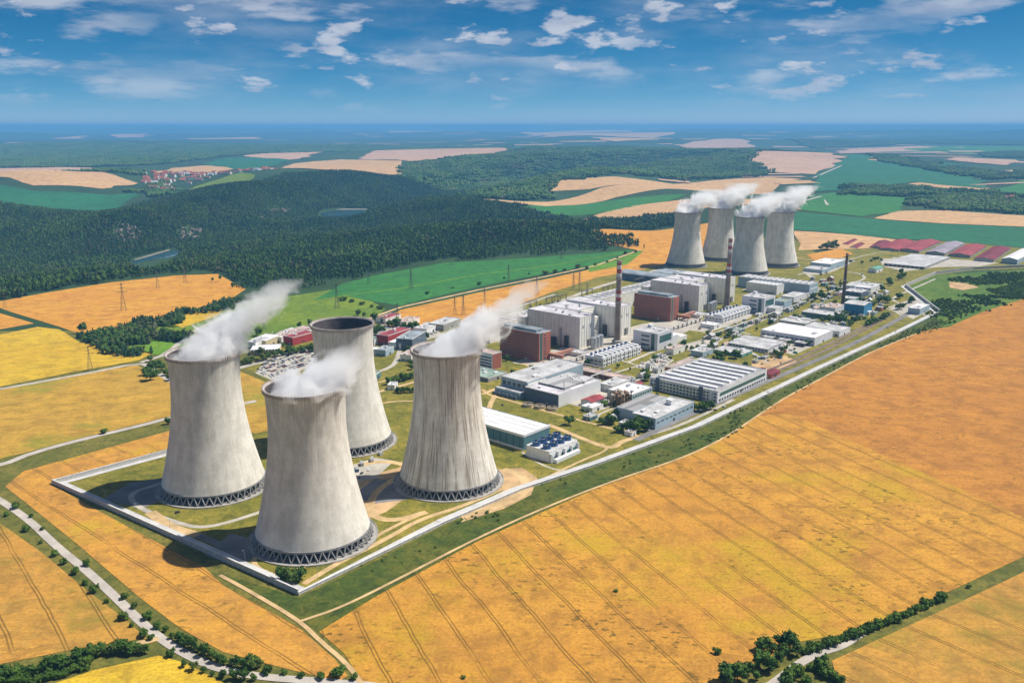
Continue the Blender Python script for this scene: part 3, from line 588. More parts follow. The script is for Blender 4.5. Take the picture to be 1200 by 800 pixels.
def roofmat(name, c, var=.22):
    t = NT(name); p = t.pos(True); a = t.noise(p, .05, 6, .65); b = t.noise(p, .4, 4, .6)
    br = t.n('ShaderNodeTexBrick'); t.l(p, br.inputs['Vector']); br.inputs['Scale'].default_value = .09; br.inputs['Mortar Size'].default_value = .012
    br.inputs['Color1'].default_value = (1, 1, 1, 1); br.inputs['Color2'].default_value = (.84, .84, .85, 1); br.inputs['Mortar'].default_value = (.6, .6, .6, 1)
    col = t.mix(t.ramp(a, .35, .68), tuple(x * (1 - var * 1.4) for x in c), tuple(min(.9, x * (1 + var * .6)) for x in c))
    col = t.mix(t.ramp(b, .5, .8, 0, .3), col, tuple(x * .5 for x in c)); col = t.mix(1.0, col, br.outputs['Color'], 'MULTIPLY'); return t.done(col, .8)
W_cream = wallmat('panel_cream', (.84, .81, .73)); W_white = wallmat('panel_white', (.78, .78, .78)); W_lilac = wallmat('panel_lilac', (.70, .69, .73))
W_blue = wallmat('panel_pale_blue', (.36, .46, .52)); W_dblue = wallmat('panel_slate', (.12, .15, .20)); W_teal = wallmat('cladding_teal', (.10, .21, .24), 3, 30)
W_brick = wallmat('brick_red', (.38, .125, .08), 6, 3.3, .15); W_brickl = wallmat('brick_pink', (.42, .20, .14)); W_yell = wallmat('render_yellow', (.60, .50, .30)); W_grey = wallmat('concrete_grey', (.36, .35, .33))
W_sky = wallmat('cladding_blue', (.06, .25, .42), 3, 30); W_green = wallmat('cladding_green', (.12, .32, .25), 3, 30); W_red = wallmat('cladding_red', (.40, .05, .05), 3, 30); W_tan = wallmat('concrete_tan', (.46, .38, .29))
R_white = roofmat('roof_white', (.82, .81, .81), .1); R_lil = roofmat('roof_lilac', (.66, .63, .66)); R_grey = roofmat('roof_grey', (.42, .41, .41)); R_lgrey = roofmat('roof_pale_grey', (.58, .57, .57)); R_blue = roofmat('roof_bluegrey', (.33, .38, .42)); R_pink = roofmat('roof_pinkish', (.56, .42, .36)); R_red = roofmat('roof_red', (.36, .065, .075)); R_dred = roofmat('roof_dark_red', (.22, .032, .05)); R_dlil = roofmat('roof_faded_lilac', (.36, .31, .36)); R_green = roofmat('roof_green', (.30, .40, .33))
M_glass = NT('window_glass'); M_glass.b.inputs['Specular IOR Level'].default_value = .6; M_glass = M_glass.done((.045, .07, .085), .12)
M_glassg = NT('greenish_glazing').done((.06, .13, .12), .15)
M_metal = plain('galvanised_metal', (.45, .46, .48), .45, .15, .3, 1.2, metal=.4); M_steeld = plain('dark_steel', (.07, .065, .06), .6, .2, .3, 1.2); M_rust = plain('rusty_plant', (.24, .15, .09), .9, .3, .15, .6); M_wpaint = plain('white_paint', (.74, .74, .74), .6, .08, .3, 1.2)
M_bpaint = plain('blue_paint', (.05, .12, .26), .5, .15, .3, 1.2)
UNIT = {}
def unit_box(name, mat):
    k = (name, mat.name)
    if k not in UNIT: UNIT[k] = MB().box(-.5, .5, -.5, .5, 0, 1).me(name, mat)
    return UNIT[k]
def put(name, mat, par, x, y, z, sx, sy, sz, rz=0):
    o = obj(name, unit_box(name, mat), par, (x, y, z), rz); o.scale = (sx, sy, sz); return o
def on_face(name, mat, par, D, face, a0, a1, z0, z1, proud=.08, deep=.25):
    """flat element on a facade: face 's' = sunlit long side (y = 0), 'w' = shaded side (x = 0)"""
    if face == 's': return put(name, mat, par, (a0 + a1) / 2, (deep - proud) / 2 - .0, z0, a1 - a0, deep + proud, z1 - z0)
    return put(name, mat, par, (deep - proud) / 2, (a0 + a1) / 2, z0, deep + proud, a1 - a0, z1 - z0)
def bands(par, D, face, zs, hgt, mat=None, m0=1.2, name='window_band', split=0.0):
    L = D[0] if face == 's' else D[1]
    for z in zs:
        if split:
            n = max(1, int((L - 2 * m0) / split)); st = (L - 2 * m0) / n
            for i in range(n): on_face('window', mat or M_glass, par, D, face, m0 + i * st + st * .17, m0 + (i + 1) * st - st * .17, z, z + hgt)
        else: on_face(name, mat or M_glass, par, D, face, m0, L - m0, z, z + hgt)
def frame(c=None, r=None, l=None, tv=None, box=None, free=False):
    """(world corner, rotation, (length, depth, height)) of a building from survey points or plant grid"""
    if box: u, v, a, b, h = box; q = uv(u, v); return q, ROT, (a, b, h)
    C, Rr, Ll = G(*c), G(*r), G(*l); h = height_at(c, tv) if tv else 6.0
    if free:
        d = Rr - C; an = math.atan2(d[1], d[0]); n = np.array([-math.sin(an), math.cos(an)]); return C, an, (float(np.linalg.norm(d)), float(max(6, (Ll - C) @ n)), h)
    return C, ROT, (float((Rr - C) @ UX), float((Ll - C) @ VX), h)
FOOT = []
def flat(name, label, cat, fr, wall, roof, par=.9, units=3, door=True, group=None, seed=None, z=.2):
    q, an, D = fr; a, b, h = D
    FOOT.append((q + np.array([math.cos(an), math.sin(an)]) * a / 2 + np.array([-math.sin(an), math.cos(an)]) * b / 2, math.hypot(a, b) / 2, label))
    t = thing(name, label, cat, (*q, z), an, group); rg = random.Random(seed if seed is not None else label)
    MB().box(0, a, 0, b, -.3, h, bottom=False).build('wall', wall, t)
    MB().box(.35, a - .35, .35, b - .35, h - .3, h + .12).build('roof', roof, t)
    if par:
        m = MB(); th = .38
        m.box(-.08, a + .08, -.08, th, h - .25, h + par); m.box(-.08, a + .08, b - th, b + .08, h - .25, h + par); m.box(-.08, th, th, b - th, h - .25, h + par - .002); m.box(a - th, a + .08, th, b - th, h - .25, h + par - .002)
        m.build('parapet', wall if par < .6 else M_wallcap, t)
    for i in range(units):
        s = rg.uniform(.05, .10) * min(a, b) + .8; put('roof_unit', rg.choice((M_metal, M_wallcap, M_wpaint)), t, rg.uniform(.12, .88) * a, rg.uniform(.12, .88) * b, h + .1, s * rg.uniform(1, 2.2), s, rg.uniform(.8, 2.2))
    if door:
        on_face('door', M_steeld, t, D, 's', a * .45, a * .45 + min(4, a * .2), -.2, min(3.6, h * .7)); on_face('door', M_metal, t, D, 'w', b * .3, b * .3 + min(3.5, b * .2), -.2, min(3.4, h * .7))
    return t, D
def gable(name, label, cat, fr, wall, roof, rise=3.0, axis='x', group=None, over=.6, z=.2, door=True):
    q, an, D = fr; a, b, h = D
    t = thing(name, label, cat, (*q, z), an, group); m = MB()
    if axis == 'x':
        m.add([(0, 0, -.3), (a, 0, -.3), (a, b, -.3), (0, b, -.3), (0, 0, h), (a, 0, h), (a, b, h), (0, b, h), (0, b / 2, h + rise), (a, b / 2, h + rise)], [(0, 1, 5, 4), (1, 2, 6, 9, 5), (2, 3, 7, 6), (3, 0, 4, 8, 7)])
        o = over; k = rise / (b / 2); rr = MB()
        for s in (0, 1):
            y0, y1 = (-o, b / 2) if s == 0 else (b + o, b / 2); z0 = h - o * k
            v = [(-o, y0, z0 + .15), (a + o, y0, z0 + .15), (a + o, y1, h + rise + .15), (-o, y1, h + rise + .15)]; v += [(x, y, zz + .25) for x, y, zz in v]
            rr.add(v, [(4, 5, 6, 7), (0, 1, 5, 4), (1, 2, 6, 5), (2, 3, 7, 6), (3, 0, 4, 7), (3, 2, 1, 0)])
    else:
        m.add([(0, 0, -.3), (a, 0, -.3), (a, b, -.3), (0, b, -.3), (0, 0, h), (a, 0, h), (a, b, h), (0, b, h), (a / 2, 0, h + rise), (a / 2, b, h + rise)], [(0, 1, 5, 8, 4), (1, 2, 6, 5), (2, 3, 7, 9, 6), (3, 0, 4, 7)])
        o = over; k = rise / (a / 2); rr = MB()
        for s in (0, 1):
            x0, x1 = (-o, a / 2) if s == 0 else (a + o, a / 2); z0 = h - o * k
            v = [(x0, -o, z0 + .15), (x0, b + o, z0 + .15), (x1, b + o, h + rise + .15), (x1, -o, h + rise + .15)]; v += [(x, y, zz + .25) for x, y, zz in v]
            rr.add(v, [(4, 5, 6, 7), (0, 1, 5, 4), (1, 2, 6, 5), (2, 3, 7, 6), (3, 0, 4, 7), (3, 2, 1, 0)])
    m.build('wall', wall, t); rr.build('roof', roof, t)
    if door: on_face('door', M_steeld, t, D, 's', a * .4, a * .4 + min(5, a * .25), -.2, min(4, h * .75)); on_face('door', M_metal, t, D, 'w', b * .35, b * .35 + min(5, b * .25), -.2, min(4, h * .75))
    return t, D
def c6(x0, y0): return lambda X, Y: (x0 + X / 6, y0 + Y / 6)
A6, D6, E6, F6, K6, M6, N6, O6, Q6 = c6(550, 300), c6(720, 290), c6(560, 400), c6(720, 380), c6(880, 280), c6(1000, 260), c6(260, 350), c6(400, 340), c6(560, 440)

# --- the two reactor blocks with their twin halls
def reactor_block(u0, which):
    vb = 752.0
    t = thing('reactor_building', f'white reactor building with twin tall halls, {which}', 'power plant', (*uv(u0 - 66, vb), .2), ROT, 'reactor buildings')
    def hall(x0, x1, y0, y1, h, nm='hall'):
        o = MB().box(x0, x1, y0, y1, -.3, h, bottom=False).build(nm, W_cream, t)
        MB().box(x0 + .4, x1 - .4, y0 + .4, y1 - .4, h - .3, h + .15).build('roof', R_lil, o)
        m = MB(); th = .45
        m.box(x0 - .1, x1 + .1, y0 - .1, y0 + th, h - .3, h + 1.0); m.box(x0 - .1, x1 + .1, y1 - th, y1 + .1, h - .3, h + 1.0); m.box(x0 - .1, x0 + th, y0 + th, y1 - th, h - .3, h + .998); m.box(x1 - th, x1 + .1, y0 + th, y1 - th, h - .3, h + .998); m.build('parapet', M_wallcap, o)
        return o
    for x0 in (0, 98):                                     # twin projecting halls
        o = hall(x0, x0 + 37, 0, 99, 46.5)
        for i in range(7): put('pilaster', W_cream, o, x0 + .6 + i * (35.8 / 6), -.18, 0, .7, .5, 46.3)
        for i in range(14): put('pilaster', W_lilac, o, x0 - .18, .6 + i * (97.6 / 13), 0, .5, .7, 46.3)  # lilac instead of cream: the shaded face's tone put into the colour
        put('door', M_steeld, o, x0 + 24, -.12, 0, 9, .5, 11); put('louvre', M_metal, o, x0 + 10, -.1, 30, 5, .45, 4); put('louvre', M_metal, o, x0 + 26, -.1, 30, 5, .45, 4)
        for k in range(4): put('roof_unit', M_metal, o, x0 + 6 + k * 8, 22 + 19 * (k % 3), 46.6, 3.4, 3, 2 + (k % 2))
        put('vent_duct', M_steeld, o, x0 - 2.4, 22, 0, 4.2, 6, 17); put('vent_duct', M_metal, o, x0 - 1.6, 34, 0, 2.6, 3, 27); put('vent_duct', M_steeld, o, x0 - 3.0, 46, 0, 5.4, 9, 12); put('vent_duct', M_steeld, o, x0 - 2.0, 62, 0, 3.4, 5, 20)
    o = hall(37.02, 97.98, 42, 98.9, 44.0, 'link_hall')
    for k, (x, y, sx, sy, sz) in enumerate(((50, 34, 22, 15, 24), (80, 36, 24, 12, 31), (67, 26, 16, 10, 12), (66, 38, 9, 7.9, 38))): 
        b = put('annex', (W_grey, W_cream, W_grey, W_white)[k], t, x, y, 0, sx, sy, sz); 
    for k in range(5): put('roof_unit', (M_metal, M_wallcap)[k % 2], o, 44 + k * 11, 56 + 9 * (k % 3), 44.1, 4, 3, 2.4)
    hall(-4, 139, 99.02, 116, 33, 'electrical_gallery')
    for i in range(3):                                      # tanks beside the east hall
        MB().lathe([(4.3, 0), (4.3, 17), (4.0, 17.6), (.05, 18)], 20).build('tank', M_metal, t, (14 + 10.5 * i, -16 + 1.5 * i, 0), smooth=False)
    return t
reactor_block(1081.4, 'behind the left striped chimney'); reactor_block(1428.5, 'behind the right striped chimney')
t, D = flat('turbine_hall', 'very long low turbine hall behind both reactor buildings', 'hall', frame(box=(955, 874, 590, 38, 26)), W_cream, R_lgrey, units=14)
bands(t, D, 'w', (14,), 6); 
for i in range(36): put('skylight', R_lgrey, t, 8 + i * 16.2, 19, 26.1, 5, 22, 1.3)
def brick_office(u0, label):
    t, D = flat('office_block', label, 'office block', frame(box=(u0, 750, 26, 72, 40)), W_brick, R_blue, units=3, group='brick office blocks')
    bands(t, D, 'w', [4 + 3.9 * k for k in range(9)], 1.5, M_glass, 2.5, split=3.6)
    bands(t, D, 's', [4 + 3.9 * k for k in range(9)], 1.6, M_glass, 9.5, split=4)
    on_face('stair_glazing', M_glassg, t, D, 's', 2.4, 6.8, 1, 40.4, .3); on_face('pier', W_brickl, t, D, 's', 7.2, 9.0, 0, 41, .5); on_face('pier', W_brickl, t, D, 's', .2, 2.0, 0, 41, .5)
    o = put('plant_room', R_blue, t, 12, 38, 40.1, 15, 60, 3.4); put('plant_room', W_brick, t, 33, 34, 0, 14, 40, 19); put('plant_room', W_brickl, t, 44, 46, 0, 8, 52, 14)
    put('covered_bridge', W_brickl, t, 24, -12, 4.5, 5, 24, 4.5); put('covered_bridge', W_brickl, t, 46, -8, 4.5, 39, 5, 4.5)
    for x, y in ((24, -4), (24, -20), (34, -8), (60, -8)): put('bridge_support', W_grey, t, x, y, 0, 1, 1, 4.5)
    return t
brick_office(919.5, 'tall red brick office block next to the brown-streaked tower'); brick_office(1266, 'tall red brick office block between the two reactor buildings')
t, D = flat('office_block', 'white banded office with brick end wall, partly behind a tower', 'office block', frame(box=(848, 772, 19, 42, 21)), W_white, R_pink)
bands(t, D, 'w', (2.5, 6.6, 10.7, 14.8), 1.9); on_face('brick_end', W_brick, t, D, 's', .5, 18.5, 0, 20.5, .2)
t, D = flat('canteen', 'low grey-green flat building at the foot of the banded office', 'building', frame(box=(800, 735, 36, 60, 5)), W_grey, R_green); bands(t, D, 'w', (1.4,), 1.8, split=5)
# --- serrated cell buildings
def cells(box, label):
    t, D = flat('diesel_station', label, 'building', frame(box=box), W_white, R_lil, par=.5, units=0, group='diesel stations'); a, b, h = D; n = 9; st = a / n
    for i in range(n):
        put('vent_hood', M_wpaint, t, (i + .5) * st, b * .32, h, st * .45, b * .5, 3.0); put('exhaust', M_bpaint, t, (i + .5) * st, b * .78, h, 2.2, 3.0, 3.6); put('pier', W_white, t, (i + .02) * st + .6, -.3, 0, 1.0, 1.2, h + .4)
    bands(t, D, 's', (1.2, h * .56), 2.2, split=5.5); bands(t, D, 'w', (h * .5,), 1.8, split=6)
cells((956, 668, 94, 29, 12), 'long white station with rows of roof vents below the left striped chimney'); cells((1312, 678, 106, 33, 10), 'long white station with rows of roof vents below the right striped chimney')
# --- auxiliary blocks
def aux(u, v, h, label):
    t, D = flat('auxiliary_block', label, 'building', frame(box=(u, v, 43, 42, h)), W_lilac, R_lgrey, units=4, group='auxiliary blocks')
    bands(t, D, 'w', (h * .22, h * .48, h * .74), 2.6, M_glass, 14); on_face('glazed_strip', M_glassg, t, D, 'w', 5, 11, 1, h - 1); on_face('glazing', M_glassg, t, D, 's', 5, 38, h * .45, h * .86, .15)
    put('side_wing', W_cream, t, 43 + 15, 24, 0, 30, 38, h * .42); put('side_wing', W_white, t, 43 + 40, 20, 0, 20, 30, h * .3); put('stair_head', W_white, t, 34, 34, h, 6, 6, 4.5); put('side_wing', W_white, t, 52, 6, 0, 14, 10, h * .6)
aux(1080, 659, 25, 'pale block with ribbon windows right of the left striped chimney'); aux(1425, 659, 27, 'pale block with ribbon windows right of the right striped chimney')
# --- the big workshop with roof monitors
t, D = flat('workshop', 'large flat workshop with white ridged roof and ribbon windows', 'factory', frame(box=(912, 472, 130, 94, 14)), W_white, R_grey, units=0)
for i in range(7):
    x = 12 + i * 16.6; m = MB(); y0, y1, zb = 7, 87, 14.1
    m.add([(x - 4, y0, zb), (x + 4, y0, zb), (x + 4, y1, zb), (x - 4, y1, zb), (x - 3, y0, zb + 2.2), (x + 3, y0, zb + 2.2), (x + 3, y1, zb + 2.2), (x - 3, y1, zb + 2.2)], [(4, 5, 6, 7), (0, 1, 5, 4), (1, 2, 6, 5), (2, 3, 7, 6), (3, 0, 4, 7)]); o = m.build('roof_monitor', R_white, t)
    for k in range(9): put('vent', M_steeld, o, x + 5.6, y0 + 6 + k * 8.6, 14.1, .9, 2.2, 1.2)
bands(t, D, 'w', (1.6, 5.6, 9.6), 2.4, split=4.4); bands(t, D, 's', (7.2,), 4.2, M_glassg, 5); bands(t, D, 's', (1.2,), 2.8, M_steeld, 3, 'opening', split=6.4)
for y in (22, 82): on_face('stair_tower', W_dblue, t, D, 'w', y - 2.6, y + 2.6, 0, 16.5, .9)
on_face('stair_tower', M_wpaint, t, D, 'w', 7, 11, 0, 15.6, 1.2)
# --- blue-grey stores in front of it
t, D = flat('store', 'pale blue warehouse with two roof levels behind large trees', 'warehouse', frame(box=(784, 477, 82, 30, 12)), W_blue, R_lgrey, units=3); put('upper_hall', W_blue, t, 38, 42, 0, 70, 24, 13.5); put('upper_roof', R_grey, t, 38, 42, 13.5, 69, 23, .4)
put('stair_head', W_white, t, 56, 16, 12, 7, 7, 6); bands(t, D, 's', (6,), 1.6, split=8); bands(t, D, 'w', (5,), 2.2, split=6)
# --- white-roofed hall and fan coolers by the near towers
t, D = flat('hall', 'long teal hall with bright white roof beside the brown-streaked tower', 'hall', frame(box=(643, 543, 42, 110, 16)), W_teal, R_white, units=0, par=.5)
on_face('fascia', M_wpaint, t, D, 'w', -.1, 110, 14, 16.6, .35); on_face('fascia', M_wpaint, t, D, 's', -.1, 42.1, 14, 16.6, .34); on_face('plinth', M_wpaint, t, D, 'w', 0, 110, 0, 2.0, .3); on_face('gate', W_sky, t, D, 'w', 60, 66, 2, 8, .2)
for i in range(3): put('roof_seam', M_wpaint, t, 10.5 * (i + 1), 55, 16.1, .5, 108, .3)
for i in range(12): put('wall_rib', W_teal, t, -.22, 5 + i * 9, 2, .45, .6, 12)
t, D = flat('fan_cooler', 'white block of fan coolers with dark blue fan rings on top', 'cooler', frame(box=(634, 503, 45, 29, 11)), W_white, R_lgrey, units=0, door=False, par=.4)
for i in range(4):
    for j in range(2):
        x, y = 6.2 + i * 10.9, 8 + j * 13.4
        o = MB().lathe([(4.2, 11), (4.0, 13.2), (4.15, 15.4), (3.85, 15.4), (3.7, 13.2), (3.7, 12.2), (.05, 12.2)], 20).build('fan_ring', M_bpaint, t); o.location = (x, y, 0); 
        fb = MB()
        for k in range(4): q = k * math.pi / 2 + .3; fb.bar((.4 * math.cos(q), .4 * math.sin(q), 14.1), (3.5 * math.cos(q), 3.5 * math.sin(q), 14.3), .35)
        fb.build('fan_blades', M_metal, o)
for i in range(5): on_face('green_panel', W_green, t, D, 's', 1.5 + i * 9, 6.0 + i * 9, .5, 5.2, .25); put('pipe_riser', M_wpaint, t, .8 + i * 10.8, -1.6, 0, 1.1, 2.6, 9)
put('side_bay', W_white, t, 22, -5, 0, 38, 4, 3.6)
# --- water treatment group
t, D = flat('pump_hall', 'pale blue-grey hall with grey roof, left of the water treatment group', 'hall', frame(box=(782, 655, 112, 42, 19)), W_blue, R_lgrey, units=5); put('annex', W_blue, t, -6, 22, 0, 12, 40, 8); put('annex_roof', R_lgrey, t, -6, 22, 8, 11, 39, .4); bands(t, D, 'w', (10.5,), 4.5, split=7); put('annex', W_cream, t, 18, -.4, 0, 34, 1.0, 17)
for i in range(6): put('bay', W_dblue, t, -14, 6 + i * 6.5, 0, 4, 4.6, 4.2)
t, D = flat('treatment_hall', 'dark slate hall with pale roof and white end wall by the round tanks', 'hall', frame(box=(776, 603, 84, 51, 15)), W_dblue, R_lil, units=6); on_face('white_end', W_white, t, D, 's', .1, 83.9, 0, 14.8, .15); put('roof_step', R_grey, t, 52, 28, 15.1, 60, 40, 2.2); put('roof_slope', R_lgrey, t, 50, 28, 17.3, 58, 38, .3); put('mast', M_steeld, t, 18, 6, 15, .5, .5, 12)
for k in range(7): put('roof_unit', M_wpaint, t, 60 + 3 * (k % 3), 6 + 6 * k, 17.6, 3, 2, 1.2)
gable('shed', 'small shed with bright red roof beside the rusty tank frame', 'shed', frame(box=(802, 574, 26, 16, 6)), W_white, R_red, 2.2)
flat('shed', 'small white shed in front of the red-roofed one', 'shed', frame(box=(786, 562, 22, 16, 5)), W_white, R_white, units=1)
t, D = flat('filter_building', 'white-roofed building with blue-white walls right of the rusty tank frame', 'building', frame(box=(846, 548, 44, 34, 10)), W_blue, R_white, units=4); bands(t, D, 's', (6,), 2, split=5); bands(t, D, 'w', (5,), 2, split=5)
flat('control_hut', 'flat grey hut behind the red-roofed shed', 'hut', frame(box=(866, 590, 40, 20, 8)), W_cream, R_lgrey, units=3)
def tank_frame():
    t = thing('tank_frame', 'rusty steel frame of tanks and pipes in the water treatment yard', 'tanks', (*uv(822, 548), .2), ROT); rg = random.Random(3)
    for i in range(3):
        for j in range(2): MB().lathe([(3.2, 0), (3.2, 11 + i), (2.4, 12.4 + i), (.05, 12.8 + i)], 16).build('tank', (M_rust, W_tan)[(i + j) % 2], t, (4 + i * 7.2, 5 + j * 9, 1))
    for i in range(5):
        for j in range(3): put('stanchion', M_steeld, t, i * 5.6, j * 9, 0, .6, .6, 15)
    for z in (5, 10, 15):
        for j in range(3): put('girder', M_rust, t, 11.2, j * 9, z - .3, 23, .6, .6)
    for k in range(6): put('pipe', M_rust, t, 26 + k * 1.2, 8 + rg.uniform(-3, 3), 0, .7, .7, rg.uniform(6, 13))
tank_frame()
for i in range(3):
    o = thing('settling_tank', ('settling tank nearest the pale blue-grey hall', 'middle one of the three round brown settling tanks', 'settling tank nearest the white shed')[i], 'tank', (*uv(758 + i * 4, 634 - i * 15), .2), 0, 'round settling tanks')
    MB().lathe([(6.4, 0), (6.4, 3.4), (5.9, 3.4), (5.9, 2.2), (.05, 2.2)], 24).build('tank_wall', W_tan, o); put('bridge', M_steeld, o, 0, 0, 3.2, 12.4, .9, .6); MB().lathe([(1, 2), (1, 3.6), (.05, 3.8)], 10).build('hub', M_rust, o)
t, D = flat('gallery', 'long low brick gallery with pinkish roof behind the pale roofs', 'building', frame(box=(908, 602, 18, 98, 5.5)), W_brick, R_pink, units=2); bands(t, D, 'w', (1.6,), 2.2, split=5)
flat('gallery', 'short brick gallery with pinkish roof across the yard from the workshop', 'building', frame(box=(1000, 588, 64, 9, 4)), W_brick, R_pink, units=1)
gable('shed', 'small red-roofed kiosk at the left corner of the ridged workshop', 'shed', frame(box=(898, 574, 14, 11, 5)), W_dblue, R_red, 1.6)
gable('shed', 'dark red shed behind the ridged workshop', 'shed', frame(box=(1052, 470, 26, 14, 5)), W_brick, R_dred, 2)
# --- halls to the right
t, D = flat('hall', 'white-roofed grey hall beside the railway tracks', 'hall', frame(K6(445, 755), K6(525, 690), K6(95, 682), K6(445, 700)[1]), W_lilac, R_white, units=2); bands(t, D, 'w', (5.5,), 2.4, split=7)
for i in range(3): put('canopy', R_lgrey, t, -9, 16 + i * 26, 5.5, 14, 17, .6); put('canopy_post', M_metal, t, -15, 9 + i * 26, 0, .5, .5, 5.5); put('canopy_post', M_metal, t, -15, 23 + i * 26, 0, .5, .5, 5.5)
t, D = gable('hall', 'left one of two grey-roofed sheds above the workshop', 'hall', frame(F6(1080, 205), F6(1150, 165), F6(805, 155), F6(1080, 178)[1]), W_lilac, R_lgrey, 2.4, 'y'); bands(t, D, 'w', (2.6,), 2, split=5)
t, D = gable('hall', 'narrow grey-roofed shed just behind its wider twin', 'hall', frame(F6(1168, 170), F6(1190, 150), F6(925, 108), F6(1168, 140)[1]), W_cream, R_lgrey, 2, 'y')
t, D = flat('store', 'low green-grey store hidden among dark trees', 'store', frame(F6(895, 235), F6(975, 205), F6(720, 190), F6(895, 215)[1]), W_green, R_lgrey)
t, D = flat('store', 'low pale hut with blue wall above the workshop', 'store', frame(F6(620, 235), F6(680, 205), F6(555, 212), F6(620, 200)[1]), W_blue, R_lgrey)
t, D = flat('store', 'small beige house left of the red-brown shrubs', 'store', frame(F6(415, 218), F6(490, 185), F6(375, 200), F6(415, 180)[1]), W_cream, R_pink)
t, D = flat('garage', 'low garage row with dark open bays beside the railway', 'garage', frame(K6(620, 690), K6(690, 655), K6(430, 625), K6(620, 655)[1]), W_white, R_lgrey, units=1); bands(t, D, 'w', (.4,), 3.4, M_steeld, 2, 'bay', split=6)  # dark panels on the solid wall paint the shade inside the bays
t, D = flat('store', 'flat grey store behind the white-roofed grey hall', 'store', frame(K6(380, 625), K6(430, 585), K6(215, 590), K6(380, 600)[1]), W_grey, R_lgrey)
t, D = gable('boiler_house', 'bright blue clad building near the brown chimney', 'building', frame(K6(790, 545), K6(845, 520), K6(690, 510), K6(790, 470)[1]), W_sky, R_lgrey, 2, 'y'); put('side_wing', W_white, t, 22, 6, 0, 12, 20, 6)
t, D = flat('store', 'long low teal store behind trees beside the brown chimney', 'store', frame(K6(590, 575), K6(640, 550), K6(410, 520), K6(590, 545)[1]), W_teal, R_lgrey)
t, D = flat('substation', 'cluttered pale building with red panels left of the brown chimney', 'building', frame(K6(590, 530), K6(640, 500), K6(520, 500), K6(590, 490)[1]), W_white, R_pink, units=5); on_face('red_panel', W_red, t, D, 's', 1, 6, 0, 4)
t, D = flat('laboratory', 'low white laboratory building right of the brown chimney', 'building', frame(K6(840, 385), K6(905, 350), K6(690, 350), K6(840, 350)[1]), W_white, R_lgrey, units=5); bands(t, D, 'w', (2,), 2, split=5); put('upper_floor', W_lilac, t, 14, 20, 6, 16, 26, 4)
t, D = flat('laboratory', 'small grey annex with dark front below the white laboratory', 'building', frame(K6(770, 420), K6(820, 400), K6(690, 390), K6(770, 380)[1]), W_dblue, R_lgrey, units=2)
t, D = flat('store', 'teal hut at the foot of the brown chimney', 'store', frame(K6(720, 455), K6(750, 440), K6(665, 435), K6(720, 425)[1]), W_green, R_lgrey, units=1)
t, D = flat('warehouse', 'long white warehouse below the distant towers', 'warehouse', frame(box=(1648, 672, 42, 150, 20)), W_blue, R_grey, units=0); bands(t, D, 's', (10,), 3, M_wpaint, 5); 
for i in range(12): put('roof_light', M_wpaint, t, 21, 8 + i * 12, 20.1, 30, 3, 1.4)
t, D = flat('warehouse', 'shorter white warehouse with serrated eaves, in front of the long one', 'warehouse', frame(box=(1608, 720, 32, 64, 18)), W_white, R_lgrey, units=0)
for i in range(8): put('roof_light', M_wpaint, t, 16, 4 + i * 8, 18.1, 28, 3, 1.6)
t, D = flat('depot', 'pale depot hall with white roof right of the distant towers', 'depot', frame(K6(560, 215), K6(645, 180), K6(430, 195), K6(560, 180)[1]), W_blue, R_white, units=2); bands(t, D, 'w', (2.5,), 3, split=8)
flat('store', 'low blue-grey store beside the pale depot hall', 'store', frame(K6(500, 240), K6(560, 222), K6(360, 228), K6(500, 220)[1]), W_blue, R_lgrey)
gable('pavilion', 'small house with turquoise roof on the plant grounds', 'house', frame(K6(880, 240), K6(910, 222), K6(840, 228), K6(880, 215)[1]), W_white, W_green, 2.5)
t, D = flat('gatehouse', 'white gatehouse at the kink of the perimeter wall', 'gatehouse', frame(M6(465, 655), M6(525, 620), M6(380, 645), M6(465, 615)[1]), W_blue, R_white, units=3); put('upper_floor', W_white, t, 22, 10, 7, 18, 12, 4); put('upper_roof', R_white, t, 22, 10, 11, 17.6, 11.6, .3)
t, D = flat('open_shed', 'wide flat-roofed open shed before the red barns', 'shed', frame(M6(500, 335), M6(680, 262), M6(235, 300), M6(500, 318)[1], free=True), W_grey, R_lgrey, units=0, par=.3)
for i in range(9): on_face('bay', M_steeld, t, D, 'w', 4 + i * D[1] / 9.3, 4 + i * D[1] / 9.3 + D[1] / 14, 0, D[2] * .8)  # bays are dark panels: the shed's inner shade as colour
# transformer buildings and small houses near the fuel store
for c, r, l, tv, wl, rf, lb in (
  (D6(1130, 470), D6(1180, 450), D6(1080, 455), 362, W_white, R_lgrey, 'small white cube hut right of the pale ribbon-window block'), (D6(1190, 450), D6(1240, 430), D6(1150, 425), 354, W_blue, R_green, 'green-roofed hut beside the small cube hut'),
  (K6(300, 450), K6(415, 420), K6(200, 440), 349, W_lilac, R_lgrey, 'blue-grey dome-like building below the white warehouses'), (D6(700, 575), D6(735, 555), D6(600, 560), 382, W_white, R_white, 'little white building under the right station'),
  (D6(880, 600), D6(910, 585), D6(780, 580), 387, W_teal, R_green, 'low green-roofed hut below the right station'), (A6(790, 715), A6(822, 695), A6(690, 690), 415, W_cream, R_lgrey, 'low cream hut beside the left tank row'),
  (D6(600, 500), D6(635, 480), D6(530, 475), 370, W_cream, R_lgrey, 'low cream hut beside the right tank row'), (F6(1060, 250), F6(1090, 240), F6(1030, 245), 419, W_grey, R_lgrey, 'tiny grey kiosk on the bare earth by the railway')):
    flat('hut', lb, 'hut', frame(c, r, l, tv), wl, rf, units=2)
